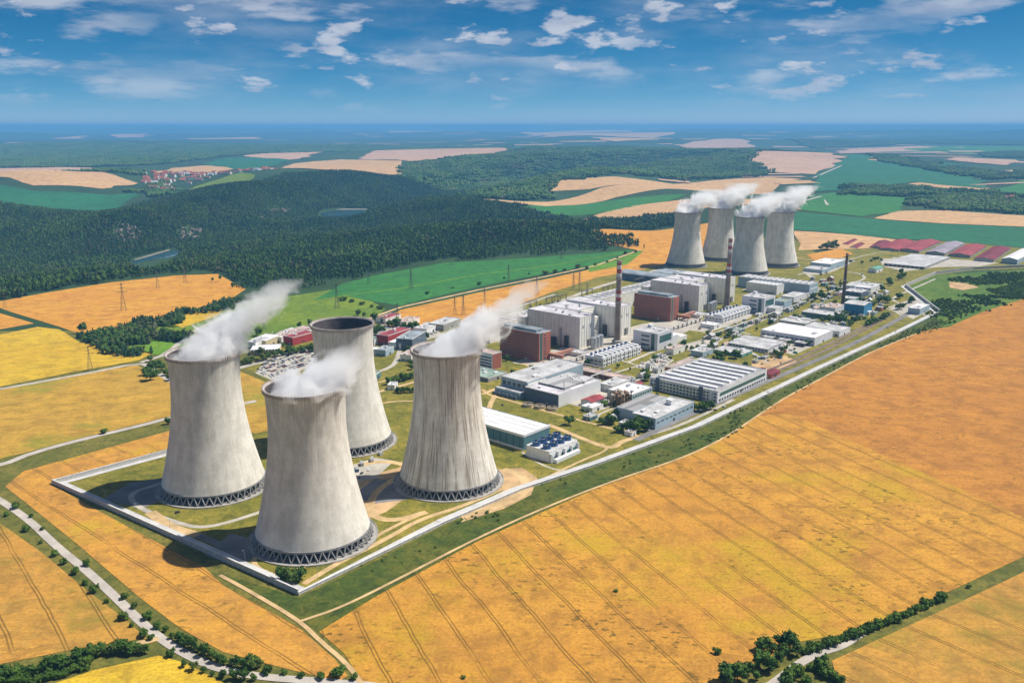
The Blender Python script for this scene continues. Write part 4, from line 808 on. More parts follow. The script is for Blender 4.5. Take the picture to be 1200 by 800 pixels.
# rounded dark store behind the orange field (near the distant towers)
def quonset():
    t = thing('fuel_store', 'long dark blue store with pale rounded roof at the end of the orange field', 'store', (*uv(1560, 905), .2), ROT); m = MB(); n = 8; W = 44; L = 150
    v = [(W / 2 - W / 2 * math.cos(math.pi * i / n), y, 14 + 5 * math.sin(math.pi * i / n)) for y in (0, L) for i in range(n + 1)]
    m.add(v, [(i, i + 1, n + 2 + i, n + 1 + i) for i in range(n)] + [tuple(range(n + 1))[::-1], tuple(range(n + 1, 2 * n + 2))]); m.build('roof', R_blue, t); MB().box(.3, W - .3, .3, L - .3, 0, 14.05).build('wall', W_dblue, t); on = put('end_block', W_white, t, 10, -6, 0, 16, 12, 13); put('gate', M_wpaint, t, 30, -.1, 0, 9, .6, 9)
quonset()
flat('warehouse', 'grey-blue warehouse behind the dark rounded store', 'warehouse', frame(box=(1640, 960, 60, 60, 10)), W_blue, R_blue)
# --- red-roofed barns at the right
BARN = [((945, 0), 0)]
barns = [(M6(320, 215), M6(430, 150), M6(200, 208), 'R_red', 'bright red-roofed barn, second from left of the barn row'), (M6(460, 222), M6(615, 152), M6(325, 215), 'R_red', 'wide red-roofed barn left of the lilac-roofed one'), (M6(640, 240), M6(780, 165), M6(530, 232), 'R_dlil', 'barn with lilac-grey roof amid the red barns'),
         (M6(820, 255), M6(935, 185), M6(700, 243), 'R_red', 'red-roofed barn right of the lilac-roofed one'), (M6(985, 285), M6(1105, 200), M6(870, 278), 'R_dred', 'dark red-roofed barn beside the white hall'), (M6(205, 200), M6(265, 155), M6(130, 193), 'R_dred', 'small dark red barn at the left end of the barn row')]
for c, r, l, rf, lb in barns:
    C, an, D = frame(c, r, l, None, free=True); gable('barn', lb, 'barn', (C, an, (D[0], D[1] * 1.22, 6.0)), W_grey, globals()[rf], 4.5, 'x', 'barns beyond the plant')
C, an, D = frame(M6(1150, 300), M6(1290, 225), M6(1040, 290), None, free=True); gable('barn', 'white hall at the right end of the barn row', 'hall', (C, an, (D[0], D[1], 11.0)), W_blue, R_white, 4, 'x', 'barns beyond the plant')
for c, r, l, rf, lb in ((K6(690, 60), K6(760, 25), K6(625, 55), 'R_dred', 'dark red farm building by the trees near the distant towers'), (K6(745, 80), K6(800, 50), K6(690, 75), 'R_dred', 'small dark red shed beside the farm building')):
    C, an, D = frame(c, r, l, None, free=True); gable('barn', lb, 'barn', (C, an, (D[0], D[1], 6)), W_white, globals()[rf], 4, 'x', 'barns beyond the plant')
# --- entrance area behind the near towers
t, D = flat('office_block', 'cream office row nearest the parked cars', 'office block', frame(N6(400, 392), N6(420, 350), N6(190, 415), N6(400, 362)[1], free=True), W_yell, R_white, units=3); bands(t, D, 'w', (2, 6), 2, split=4)
for c, r, l, tv, wl, rf, lb in (
  (N6(310, 345), N6(420, 300), N6(130, 365), 400, W_yell, R_white, 'cream flat-roofed building behind the cream office row'), (N6(500, 330), N6(652, 290), N6(385, 330), 396, W_red, R_red, 'long red-roofed building left of the open-mouthed tower'), (N6(440, 300), N6(652, 235), N6(330, 300), 394, W_brickl, R_pink, 'long pink-roofed building behind the red one'),
  (N6(420, 262), N6(520, 228), N6(380, 268), 390, W_cream, R_lgrey, 'low cream row at the edge of the green meadow'), (O6(330, 392), O6(490, 335), O6(250, 380), 394, W_red, R_red, 'red and white building right of the open-mouthed tower'), (O6(500, 425), O6(595, 365), O6(440, 385), 398, W_dblue, R_blue, 'slate grey canopy building behind the brown-streaked tower'),
  (O6(375, 705), O6(398, 680), O6(335, 690), 452, W_white, R_white, 'tiny white hut between hedges behind the near towers'), (O6(240, 640), O6(280, 610), O6(200, 630), 440, W_teal, R_green, 'small teal hut beside the open-mouthed tower'), (O6(250, 460), O6(262, 440), O6(200, 450), 410, W_white, R_white, 'small white house right of the open-mouthed tower'),
  (O6(230, 390), O6(300, 370), O6(200, 350), 398, W_white, R_green, 'white hut with greenish roof among trees right of the open-mouthed tower')):
    t, D = flat('building', lb, 'building', frame(c, r, l, tv, free=True), wl, rf, units=2)
    if D[1] > 12: bands(t, D, 'w', (1.5,), 1.8, split=5)
for c, r, l, tv, wl, rf, lb in (
  ((352, 396), (372, 390), (338, 397), 390, W_white, R_red, 'small white shed with red roof left of the red-roofed building'), ((300, 410), (316, 404), (286, 410), 402, W_cream, R_lgrey, 'cream shed beside the left steam plume'), ((330, 402), (346, 396), (316, 403), 396, W_white, R_white, 'white flat shed between cream office and red roofs'),
  ((452, 380), (470, 374), (440, 379), 374, W_white, R_red, 'red-roofed shed at the upper car park'), ((476, 384), (492, 378), (464, 382), 378, W_cream, R_pink, 'pink-roofed shed at the upper car park'), ((500, 392), (516, 385), (488, 389), 386, W_white, R_lgrey, 'white shed right of the upper car park'), ((446, 402), (460, 396), (436, 400), 395, W_brickl, R_dred, 'dark red shed below the upper car park'),
  ((470, 410), (486, 403), (458, 407), 403, W_white, R_white, 'white flat building left of the brown-streaked tower'), ((452, 418), (462, 413), (442, 416), 411, W_blue, R_blue, 'blue-grey hut on the lawn right of the open-mouthed tower'), ((520, 388), (540, 380), (508, 384), 381, W_grey, R_lgrey, 'grey shed behind the steam of the brown-streaked tower'), ((482, 424), (492, 418), (472, 421), 417, W_cream, R_pink, 'small cream hut by the road bend behind the near towers')):
    t, D = flat('shed', lb, 'shed', frame(c, r, l, tv, free=True), wl, rf, units=2)
    if D[1] > 12: bands(t, D, 'w', (1.4,), 1.6, split=5)
for i, (px, wl) in enumerate((((436, 540), M_wpaint), ((424, 545), M_metal), ((418, 552), M_bpaint), ((446, 533), M_wpaint))):
    q = G(*px); t = thing('site_cabin', ('white site cabin between the near towers', 'grey site cabin left of the white one', 'small blue site cabin', 'white site cabin nearest the open-mouthed tower')[i], 'cabin', (*q, .25), ROT + .9 + i * .1, 'site cabins')
    put('body', wl, t, 0, 0, .2, 9 - i, 3, 2.8); put('roof', M_metal, t, 0, 0, 3.0, 9.2 - i, 3.2, .2); put('door', M_steeld, t, -2, -1.52, .2, 1, .1, 2.1); put('window', M_glass, t, 1.5, -1.52, 1.2, 1.6, .1, 1)

# --- chimneys
def chimney(q, h, r0, r1, mat, label, stripes):
    t = thing('chimney', label, 'chimney', (*q, .2), 0, 'chimneys'); b = MB(); n = 28
    def rr(z): return r0 + (r1 - r0) * (z / h) ** .8
    zs = [0] + [h * k / 14 for k in range(1, 15)]; b.lathe([(rr(z), z) for z in zs] + [(rr(h) - .5, h), (rr(h) - .5, h - 4), (.05, h - 4)], n); b.build('shaft', mat, t, smooth=True)
    for z0, z1, m in stripes:
        MB().lathe([(rr(z0) + .06, z0), (rr(z1) + .06, z1)], n).build('band', m, t, smooth=True)
    for z in (h * .5, h * .78, h - 3):
        MB().lathe([(rr(z), z - .6), (rr(z) + 1.3, z), (rr(z) + 1.3, z + 1.1), (rr(z) + 1.2, z + 1.1), (rr(z) + 1.2, z + .1), (rr(z), z + .1)], n).build('platform', M_metal, t)
    MB().bar((-rr(0) - .4, 0, 0), (-rr(h) - .4, 0, h), .25).build('ladder', M_steeld, t)
    MB().lathe([(r0 + 3, 0), (r0 + 3, 5), (r0 + .1, 6)], n).build('base', W_grey, t)
M_cred = plain('chimney_red', (.38, .08, .06), .8, .1, .1); M_cwht = plain('chimney_white', (.66, .62, .60), .8, .1, .1); M_shaft = plain('chimney_concrete', (.30, .235, .18), .9, .2, .06); M_brown = plain('chimney_brown', (.13, .085, .06), .85, .25, .05)
ST = [(119, 124.6, M_cred), (113, 119, M_cwht), (107, 113, M_cred), (101, 107, M_cwht), (76, 81, M_cred), (71, 76, M_cwht), (66, 71, M_cred)]
chimney(uv(1081.4, 729.8), 126, 5.2, 3.2, M_shaft, 'left tall concrete chimney with red and white bands', ST); chimney(uv(1428.1, 730.9), 126, 5.2, 3.2, M_shaft, 'right tall concrete chimney with red and white bands', ST)
chimney(uv(1577.2, 578.9), 98, 3.3, 1.8, M_brown, 'dark brown chimney without bands, right of the others', [])
# ------------------------------------------------------------------ trees
def mat_leaf(name, c1, c2, c3):
    t = NT(name); info = t.n('ShaderNodeObjectInfo'); r = info.outputs['Random']
    p = t.pos(False); big = t.noise(p, .0035, 6, .68)
    rr = t.math('ADD', t.math('MULTIPLY', r, .6), t.math('MULTIPLY', t.math('SUBTRACT', big, .46), 2.8))
    col = t.mix(t.ramp(rr, .05, .6), c1, c2); col = t.mix(t.ramp(t.math('ADD', t.math('MULTIPLY', r, .5), t.noise(t.pos(False, loc=(500, 90, 0)), .0045, 4, .65)), .86, 1.06, 0, .85), col, c3); col = t.mix(t.ramp(t.noise(p, .5, 2, .5), .4, .7, 0, .4), col, tuple(x * .6 for x in c1))
    t.b.inputs['Specular IOR Level'].default_value = .15
    return t.done(col, .8)
L_forest = mat_leaf('forest_leaves', (.030, .085, .020), (.105, .185, .036), (.14, .13, .075)); L_conif = mat_leaf('conifer_needles', (.012, .040, .020), (.028, .070, .028), (.05, .06, .035)); L_tree = mat_leaf('garden_leaves', (.038, .085, .012), (.075, .145, .02), (.10, .13, .025)); L_shrub = mat_leaf('shrub_leaves', (.05, .105, .014), (.095, .165, .022), (.09, .12, .025))
M_bark = plain('bark', (.10, .07, .045), .95, .25, 1, 4)
ICO = None
def blob(mb, cx, cy, cz, r, rz, rg, sub=1, jit=.22):
    bm = bmesh.new(); bmesh.ops.create_icosphere(bm, subdivisions=sub, radius=1)
    v = [(cx + p.co.x * r * (k := 1 + rg.uniform(-jit, jit)), cy + p.co.y * r * k, cz + p.co.z * rz * k) for p in bm.verts]; f = [tuple(q.index for q in p.verts) for p in bm.faces]; bm.free(); mb.add(v, f)
def leafy(mb, cx, cy, cz, r, rz, n, size, rg):
    for _ in range(n):
        d = Vector((rg.gauss(0, 1), rg.gauss(0, 1), rg.gauss(0, 1) + .25)).normalized(); k = rg.uniform(.82, 1.12); c = Vector((cx + d.x * r * k, cy + d.y * r * k, cz + d.z * rz * k))
        nn = (d + Vector((rg.gauss(0, .5), rg.gauss(0, .5), rg.gauss(0, .5)))).normalized(); e1 = nn.cross(Vector((rg.random(), rg.random(), rg.random()))).normalized(); e2 = nn.cross(e1); s = size * rg.uniform(.6, 1.3)
        mb.add([c + e1 * s, c + e2 * s * .8, c - e1 * s * .9, c - e2 * s], [(0, 1, 2, 3)])
def crown_mesh(name, seed, lobes, n, size, mat, wide=.42, tall=.40, zc=.58, sub=1):
    """crown of a tree one unit tall"""
    rg = random.Random(seed); mb = MB(); blob(mb, 0, 0, zc, wide * .72, tall * .78, rg, sub)
    for i in range(lobes):
        q = 2 * math.pi * i / lobes + rg.uniform(-.4, .4); rr = wide * rg.uniform(.35, .85); z = zc + rg.uniform(-.6, .7) * tall; s = wide * rg.uniform(.28, .60)
        blob(mb, rr * math.cos(q), rr * math.sin(q), z, s * .8, s * .75, rg, 1); leafy(mb, rr * math.cos(q), rr * math.sin(q), z, s, s * .95, n, size, rg)
    leafy(mb, 0, 0, zc, wide * .8, tall, n * 2, size, rg); return mb.me(name, mat)
def trunk_mesh():
    mb = MB(); mb.bar((0, 0, -.02), (0, 0, .35), .035, 6, .022); mb.bar((0, 0, .3), (.12, .05, .55), .02, 5, .008); mb.bar((0, 0, .28), (-.1, .08, .52), .018, 5, .008); mb.bar((0, 0, .33), (.02, -.1, .6), .018, 5, .008); return mb.me('trunk', M_bark)
CROWNS = [crown_mesh('crown', s, 7, 26, .075, L_tree) for s in range(5)]; SHRUBS = [crown_mesh('foliage', 20 + s, 6, 20, .12, L_shrub, .62, .42, .46) for s in range(4)]; TRUNK = trunk_mesh()
FT = [crown_mesh('crown', 40 + s, 4, 10, .10, L_forest, .25, .38, .60) for s in range(4)]
def conifer(seed):
    rg = random.Random(seed); mb = MB()
    for k in range(4):
        z0 = .16 + k * .2; r0 = .22 * (1 - k * .2); n = 8; v = [(r0 * rg.uniform(.75, 1.2) * math.cos(2 * math.pi * i / n), r0 * rg.uniform(.75, 1.2) * math.sin(2 * math.pi * i / n), z0 + rg.uniform(-.03, .03)) for i in range(n)] + [(0, 0, z0 + .34)]
        mb.add(v, [(i, (i + 1) % n, n) for i in range(n)] + [tuple(range(n))[::-1]])
    return mb.me('crown', L_conif)
FT += [conifer(60), conifer(61), conifer(62)]
def tree(px, hgt, label, group=None, shrub=False, seed=0, q=None, wide=1.0):
    rg = random.Random(str(px) + label); q = G(*px) if q is None else q
    t = thing('shrub' if shrub else 'tree', label, 'shrub' if shrub else 'tree', (q[0], q[1], float(H(q[0], q[1])) + .2), rg.uniform(0, 6.28), group); t.scale = (hgt * wide * rg.uniform(.9, 1.15), hgt * wide * rg.uniform(.9, 1.15), hgt)
    if shrub: obj('foliage', rg.choice(SHRUBS), t)
    else: obj('trunk', TRUNK, t); obj('crown', rg.choice(CROWNS), t)
    return t
ORD = ['first', 'second', 'third', 'fourth', 'fifth', 'sixth', 'seventh', 'eighth', 'ninth', 'tenth', 'eleventh', 'twelfth', 'thirteenth', 'fourteenth', 'fifteenth', 'sixteenth', 'seventeenth', 'eighteenth', 'nineteenth', 'twentieth']
TENS = ['', '', 'twenty', 'thirty', 'forty', 'fifty', 'sixty', 'seventy', 'eighty', 'ninety']
def nth(i):
    n = i + 1
    if n <= 20: return ORD[i]
    return TENS[n // 10][:-1] + 'ieth' if n % 10 == 0 else TENS[n // 10] + '-' + ORD[n % 10 - 1]
def row(pts, h, what, start, group, shrub=False, wide=1.0, jit=.38):
    rg = random.Random(what)
    for i, p in enumerate(pts): tree(p, h * rg.uniform(1 - jit, 1 + jit), f'{nth(i)} {what} from {start}', group, shrub, wide=wide)
def along(P, n, j=1.2, seed=1):
    rg = random.Random(seed); out = []
    L = [0]
    for a, b in zip(P[:-1], P[1:]): L.append(L[-1] + math.hypot(b[0] - a[0], b[1] - a[1]))
    for i in range(n):
        s = L[-1] * i / max(1, n - 1); k = max(0, min(len(P) - 2, next((m for m in range(len(L) - 1) if L[m + 1] >= s), len(P) - 2))); f = (s - L[k]) / (L[k + 1] - L[k])
        out.append((P[k][0] + (P[k + 1][0] - P[k][0]) * f + rg.uniform(-j, j), P[k][1] + (P[k + 1][1] - P[k][1]) * f + rg.uniform(-j * .6, j * .6)))
    return out
def c3(y0, x0): return lambda X, Y: (x0 + X / 2.9625, y0 + Y / 2.9625)
P5, P7 = c3(530, 0), c3(530, 800)
lane_px = [P5(*p) for p in ((22, 222), (55, 195), (90, 275), (108, 226), (140, 316), (148, 270), (190, 360), (223, 386), (262, 422), (298, 458), (300, 394), (325, 486), (370, 522), (432, 508), (465, 540), (430, 580), (458, 605), (510, 580), (500, 640), (525, 650), (545, 612), (575, 620), (590, 708))]
row(lane_px, 4.6, 'round shrub beside the pale lane', 'the left edge', 'shrubs along the pale lane', True, .9)
row(along([P5(600, 645), P5(640, 668), P5(700, 700), P5(760, 730), P5(850, 752), P5(900, 748)], 14, .8), 7.0, 'tree of the dense row right of the lane', 'its upper end', 'trees along the pale lane')
row(along([P5(640, 745), P5(700, 765), P5(780, 785), P5(880, 792)], 8, .8, 3), 5.5, 'tree of the short row left of the lane', 'its upper end', 'trees along the pale lane')
row(along([P5(930, 768), P5(1020, 775), P5(1080, 785), P5(1170, 780), P5(1230, 790)], 6, 2, 4), 5.0, 'small shrub at the bottom edge by the field corner', 'the left', 'shrubs along the pale lane', True)
row(along([P5(-40, 795), P5(60, 785), P5(170, 760), P5(260, 730), P5(340, 705), P5(430, 695), P5(500, 700)], 30, 1.2, 5), 7.0, 'tree of the hedge above the bright yellow field', 'the left edge', 'trees of the lower left hedge', wide=1.15)
row(along([P5(0, 805), P5(110, 800), P5(200, 782), P5(300, 745)], 12, 1.6, 15), 6.0, 'front shrub of the hedge above the bright yellow field', 'the left edge', 'trees of the lower left hedge', True)
row([P7(*p) for p in ((150, 800), (190, 790), (225, 770), (255, 790), (265, 745), (290, 720), (300, 760), (312, 690), (335, 672), (350, 700), (372, 680), (395, 705), (330, 735), (280, 690))], 9.0, 'tree of the thick clump at the lower right lane', 'the bottom edge', 'trees of the lower right hedge', wide=1.1)
row(along([P7(425, 695), P7(480, 680), P7(550, 655), P7(620, 630), P7(700, 600), P7(780, 565), P7(850, 535), P7(900, 512)], 26, .8, 6), 4.8, 'shrub of the hedge running up the right field edge', 'its lower end', 'trees of the lower right hedge', True)
row([P7(*p) for p in ((370, 782), (400, 770), (440, 755), (475, 750), (490, 775), (520, 785), (545, 800), (430, 800), (360, 810))], 6.0, 'shrub right of the lower right lane', 'the left', 'trees of the lower right hedge', True)
tree(P7(120, 700), 4, 'lone shrub in the wheat left of the lower right hedge', None, True); tree(P7(992, 470), 2.5, 'tiny shrub on the grassy strip between the right fields', None, True); tree((722, 693), 2.0, 'single dark weed bush in the middle of the wheat field', None, True, wide=1.5); tree((543, 795), 2.0, 'dark weed bush at the bottom edge of the wheat field', None, True, wide=1.2)
row([(332, 681), (341, 683), (352, 680)], 9.5, 'tree of the clump inside the wall corner', 'the left', 'trees at the wall corner', wide=1.2)
PL = [((745, 507), 15, 'largest tree in front of the pale blue warehouse'), ((757, 505), 13, 'round tree right of the largest one, by the pale blue warehouse'), ((735, 506), 12, 'tree left of the largest one, by the pale blue warehouse'), ((750, 500), 12, 'tree close behind the largest one at the pale blue warehouse'), ((823, 482), 12, 'tree at the near corner of the ridged workshop'), ((832, 480), 11, 'rightmost tree at the near corner of the ridged workshop'), ((814, 481), 9, 'leftmost tree at the near corner of the ridged workshop'), ((667, 498), 11, 'lone tree on the lawn beside the fan coolers'), ((716, 497), 12, 'tree in front of the rusty tank frame'), ((706, 498), 8, 'low tree left of the rusty tank frame trees'), ((724, 490), 14, 'tall tree beside the rusty tank frame'), ((758, 446), 11, 'tree at the left corner of the ridged workshop'), ((770, 466), 6, 'small tree at the foot of the workshop windows'), ((597, 446), 10, 'tree left of the pale blue-grey hall'), ((601, 440), 9, 'tree behind the corner of the pale blue-grey hall'), ((688, 428), 9, 'tree below the left station'), ((594, 423), 9, 'tree at the foot of the left brick office'), ((801, 406), 11, 'pointed tree beside the pale block'), ((829, 393), 8, 'left of three dark trees on the upper lawn'), ((842, 396), 10, 'middle of three dark trees on the upper lawn'), ((853, 396), 8, 'right of three dark trees on the upper lawn'), ((824, 408), 9, 'round tree in the middle of the lawn'), ((811, 411), 7, 'small tree at the edge of the lawn'), ((842, 420), 12, 'left tree before the low green-grey store'), ((862, 420), 14, 'right tree before the low green-grey store'), ((850, 417), 9, 'middle tree before the low green-grey store'), ((873, 430), 8, 'tree at the red shed behind the workshop')]
for p, h, lb in PL: tree(p, h, lb, 'trees on the plant grounds', wide=1.15)
row([K6(*p) for p in ((310, 565), (340, 575), (375, 572), (440, 588), (500, 585), (560, 595), (610, 580), (640, 600), (655, 545), (700, 612), (690, 600))], 12, 'dark tree around the long teal store', 'the left', 'trees on the plant grounds', wide=1.2)
row([K6(*p) for p in ((815, 615), (835, 605), (860, 595), (885, 588), (910, 578), (940, 563), (960, 550))], 11, 'tree of the hedge right of the bright blue building', 'the left', 'trees on the plant grounds', wide=1.2)
row([K6(*p) for p in ((890, 445), (905, 440), (925, 447), (960, 448), (1030, 500), (1060, 495), (1075, 480), (1040, 422), (1115, 452), (1130, 450))], 11, 'tree on the lawn by the white gatehouse', 'the left', 'trees on the plant grounds', wide=1.2)
row([K6(*p) for p in ((1055, 245), (1070, 280), (1040, 290), (970, 315), (920, 370), (985, 330))], 12, 'tree right of the white laboratory', 'the top', 'trees on the plant grounds')
row([K6(*p) for p in ((310, 392), (430, 432), (455, 435), (495, 422), (520, 418), (545, 408), (330, 385))], 11, 'tree below the white warehouses', 'the left', 'trees on the plant grounds')
row([K6(*p) for p in ((485, 92), (505, 82), (530, 74), (555, 70), (580, 76), (605, 80), (540, 90), (570, 90))], 16, 'tree of the grove right of the distant towers', 'the left', 'trees of the far grove', wide=1.2)
row([K6(*p) for p in ((845, 160), (870, 150), (890, 145), (915, 158), (700, 165), (780, 170))], 8, 'shrub on the green patch before the barns', 'the left', 'shrubs before the barns', True)
row([O6(*p) for p in ((335, 665), (360, 655), (385, 650), (410, 645), (435, 640), (460, 632), (485, 625), (505, 618), (495, 560), (490, 530))], 9, 'tree of the upper hedge behind the tiny white hut', 'the left', 'hedges behind the towers', wide=1.1)
row([O6(*p) for p in ((390, 722), (415, 724), (440, 722), (465, 720), (490, 722), (512, 718))], 8, 'tree of the lower hedge beside the tiny white hut', 'the left', 'hedges behind the towers', wide=1.2)
row([O6(*p) for p in ((120, 178), (160, 190), (230, 215), (265, 230), (290, 235), (335, 255), (360, 260), (390, 255), (440, 275), (465, 280), (490, 278), (515, 285), (540, 285), (240, 330), (245, 360), (280, 310))], 13, 'tree behind the upper car park', 'the left', 'trees round the car parks', wide=1.1)
row([N6(*p) for p in ((145, 468), (175, 462), (210, 455), (250, 446), (290, 438), (320, 428), (375, 412), (395, 405), (425, 402), (470, 392), (495, 390), (535, 384), (570, 380), (605, 374), (640, 372))], 10, 'tree of the row along the lower car park', 'the left', 'trees round the car parks', wide=1.15)
row([N6(*p) for p in ((525, 235), (545, 205), (340, 285), (375, 272), (620, 190), (260, 262))], 11, 'tree at the meadow edge behind the red roofs', 'the top', 'trees round the car parks')
row([(172, 440), (178, 436), (184, 441), (190, 434), (196, 440), (200, 446), (186, 430), (176, 446)], 12, 'tree of the clump at the road bend left of the towers', 'the left', 'trees at the road bend', wide=1.2)
tree((97, 390), 16, 'tall lone tree at the tip of the left tree belt'); tree((197, 497), 8, 'tree beside the pale road at the left tower'); tree((122, 508), 6, 'shrub on the pale road across the wheat', None, True); tree((176, 424), 9, 'small tree on the road corner above the clump')
row([(402, 352), (412, 354), (424, 357), (436, 360), (446, 362)], 7, 'shrub of the hedge between meadow and green field', 'the left', 'hedge at the green field', True, 1.4)
row(along([(640, 322), (660, 318), (690, 314), (720, 306), (745, 298)], 10, 2, 9), 8, 'shrub on the track between orange and green field', 'the left', 'hedge at the green field', True)
row(along([(500, 345), (560, 333), (620, 322)], 5, 2, 10), 5, 'low shrub on the track above the orange field', 'the left', 'hedge at the green field', True)

# ------------------------------------------------------------------ woods and scrub nobody could count
def inpoly(P, poly):
    x, y = P[:, 0], P[:, 1]; c = np.zeros(len(P), bool); n = len(poly)
    for i in range(n):
        (x1, y1), (x2, y2) = poly[i], poly[i - 1]
        m = ((y1 > y) != (y2 > y)) & (x < (x2 - x1) * (y - y1) / (y2 - y1 + 1e-12) + x1); c ^= m
    return c
def kinds(name, meshes):
    c = bpy.data.collections.new(name)
    for i, me in enumerate(meshes): c.objects.link(bpy.data.objects.new(f'{name}_{i}', me))
    return c
def scatter(name, P, scl, coll, label, cat, tilt=.05):
    me = bpy.data.meshes.new(name); me.from_pydata([tuple(map(float, p)) for p in P], [], [])
    at = me.attributes.new('scl', 'FLOAT_VECTOR', 'POINT'); at.data.foreach_set('vector', np.asarray(scl, np.float32).ravel())
    o = obj(name, me); tag(o, label, cat, kind='stuff')
    ng = bpy.data.node_groups.new(name, 'GeometryNodeTree'); ng.interface.new_socket('Geometry', in_out='INPUT', socket_type='NodeSocketGeometry'); ng.interface.new_socket('Geometry', in_out='OUTPUT', socket_type='NodeSocketGeometry')
    N = ng.nodes.new; gi = N('NodeGroupInput'); go = N('NodeGroupOutput'); ip = N('GeometryNodeInstanceOnPoints'); ci = N('GeometryNodeCollectionInfo'); ci.inputs['Collection'].default_value = coll
    ci.inputs['Separate Children'].default_value = True; ci.inputs['Reset Children'].default_value = True; ip.inputs['Pick Instance'].default_value = True
    rv = N('FunctionNodeRandomValue'); rv.data_type = 'FLOAT_VECTOR'; rv.inputs[0].default_value = (-tilt, -tilt, 0); rv.inputs[1].default_value = (tilt, tilt, 6.283)
    ri = N('FunctionNodeRandomValue'); ri.data_type = 'INT'; ri.inputs[4].default_value = 0; ri.inputs[5].default_value = len(coll.objects) - 1; ri.inputs['Seed'].default_value = 5
    na = N('GeometryNodeInputNamedAttribute'); na.data_type = 'FLOAT_VECTOR'; na.inputs['Name'].default_value = 'scl'
    L = ng.links.new; L(gi.outputs[0], ip.inputs['Points']); L(ci.outputs[0], ip.inputs['Instance']); L(ri.outputs[2], ip.inputs['Instance Index']); L(rv.outputs[0], ip.inputs['Rotation']); L(na.outputs[0], ip.inputs['Scale']); L(ip.outputs[0], go.inputs[0])
    md = o.modifiers.new('scatter', 'NODES'); md.node_group = ng; return o
NOFOREST = [[(152, 312), (153, 303), (203, 290.5), (216, 297), (204, 308), (182, 318), (164, 320)], [(372, 255), (374, 247), (390, 244), (431, 244.5), (431, 251), (406, 257), (384, 258)], [(128, 268), (142, 262), (160, 266), (168, 280), (155, 284), (138, 282)], [(206, 270), (222, 264), (238, 272), (234, 282), (214, 284)], [(300, 244), (322, 241), (340, 246), (318, 250)], [(352, 236), (372, 233), (376, 237), (356, 240)]]
def wood(polys, spacing, hmin, hmax, wide, skip=(), clear=.0, seed=1):
    rg = np.random.default_rng(seed); pts = []
    for px in polys:
        W = np.array([G(*p) for p in px]); lo, hi = W.min(0), W.max(0)
        gx = np.arange(lo[0], hi[0], spacing); gy = np.arange(lo[1], hi[1], spacing); X, Y = np.meshgrid(gx, gy); P = np.stack([X.ravel(), Y.ravel()], 1) + rg.uniform(-.48, .48, (X.size, 2)) * spacing
        rag = min(40, spacing * 2.6); Pj = P + np.stack([np.sin(P[:, 1] * .05 + 3 * np.sin(P[:, 0] * .021)), np.sin(P[:, 0] * .047 + 3 * np.sin(P[:, 1] * .019))], 1) * rag + rg.normal(0, .35, P.shape) * rag; P = P[inpoly(Pj, W)]; pts.append(P)
    P = np.concatenate(pts); z = H(P[:, 0], P[:, 1])
    d = P[:, 1] * math.cos(PITCH) - (z - CAMZ) * math.sin(PITCH); pu = 600 + FPX * P[:, 0] / d; pv = 400 - FPX * (P[:, 1] * math.sin(PITCH) + (z - CAMZ) * math.cos(PITCH)) / d
    keep = (pu > -400) & (pu < 1600)
    for k_, s in enumerate(skip): keep &= ~inpoly(np.stack([pu, pv], 1), s) | ((k_ > 1) & (rg.random(len(pu)) < .38))
    P, z = P[keep], z[keep]
    if clear:
        k = np.sin(P[:, 0] * .011 + 2 * np.sin(P[:, 1] * .004)) + np.sin(P[:, 1] * .009 + 1.5 * np.sin(P[:, 0] * .006)); m = k < 1.55 - clear; P, z = P[m], z[m]
    n = len(P); patch = .85 + .18 * np.sin(P[:, 0] * .006 + 1) * np.sin(P[:, 1] * .007 + 2)
    h = rg.uniform(hmin, hmax, n) * patch; w_ = h * rg.uniform(.85, 1.25, n) * wide
    return np.concatenate([P, z[:, None] + .1], 1), np.stack([w_, w_, h], 1)
FK = kinds('forest_tree_kind', FT)
FOREST = [(-380, 420), (-200, 380), (0, 351), (130, 328), (200, 320), (255, 317), (268, 331), (298, 339), (340, 337), (398, 328), (440, 318), (480, 310), (520, 305), (600, 302), (700, 297), (742, 294), (746, 289), (700, 285), (685, 280), (730, 269), (790, 261), (800, 252), (740, 252), (690, 250), (640, 247), (606, 241), (560, 238), (552, 228), (560, 212), (480, 209), (430, 211), (380, 215), (330, 216), (284, 223), (240, 228), (200, 227), (140, 234), (60, 242), (0, 245), (-380, 250)]
P, s = wood([FOREST], 8.6, 9, 20, 1.05, NOFOREST, .0, 3); scatter('forest', P, s, FK, 'dense dark green forest covering the valley behind the towers', 'forest'); print('forest trees', len(P))
P, s = wood([[(90, 396), (120, 391), (200, 371), (250, 359), (296, 347), (300, 353), (262, 364), (220, 372), (196, 381), (184, 392), (150, 408), (100, 404)], [(165, 396), (200, 391), (218, 393), (222, 399), (200, 402), (170, 401)], [(100, 404), (150, 410), (180, 414), (168, 419), (120, 412)], [(1010, 220), (1040, 222), (1090, 232), (1060, 233), (1000, 230)]], 5.5, 8, 14, 1.35, seed=4)
scatter('tree_belt', P, s, FK, 'belt of dark trees between the wheat field and the meadow', 'trees')
CL = []
for sd in range(3):
    rg = random.Random(80 + sd); mb = MB()
    for i in range(16): blob(mb, rg.uniform(-.5, .5), rg.uniform(-.5, .5), rg.uniform(.12, .22), rg.uniform(.09, .15), rg.uniform(.12, .2), rg, 1)
    CL.append(mb.me('canopy', L_forest))
CK = kinds('canopy_kind', CL)
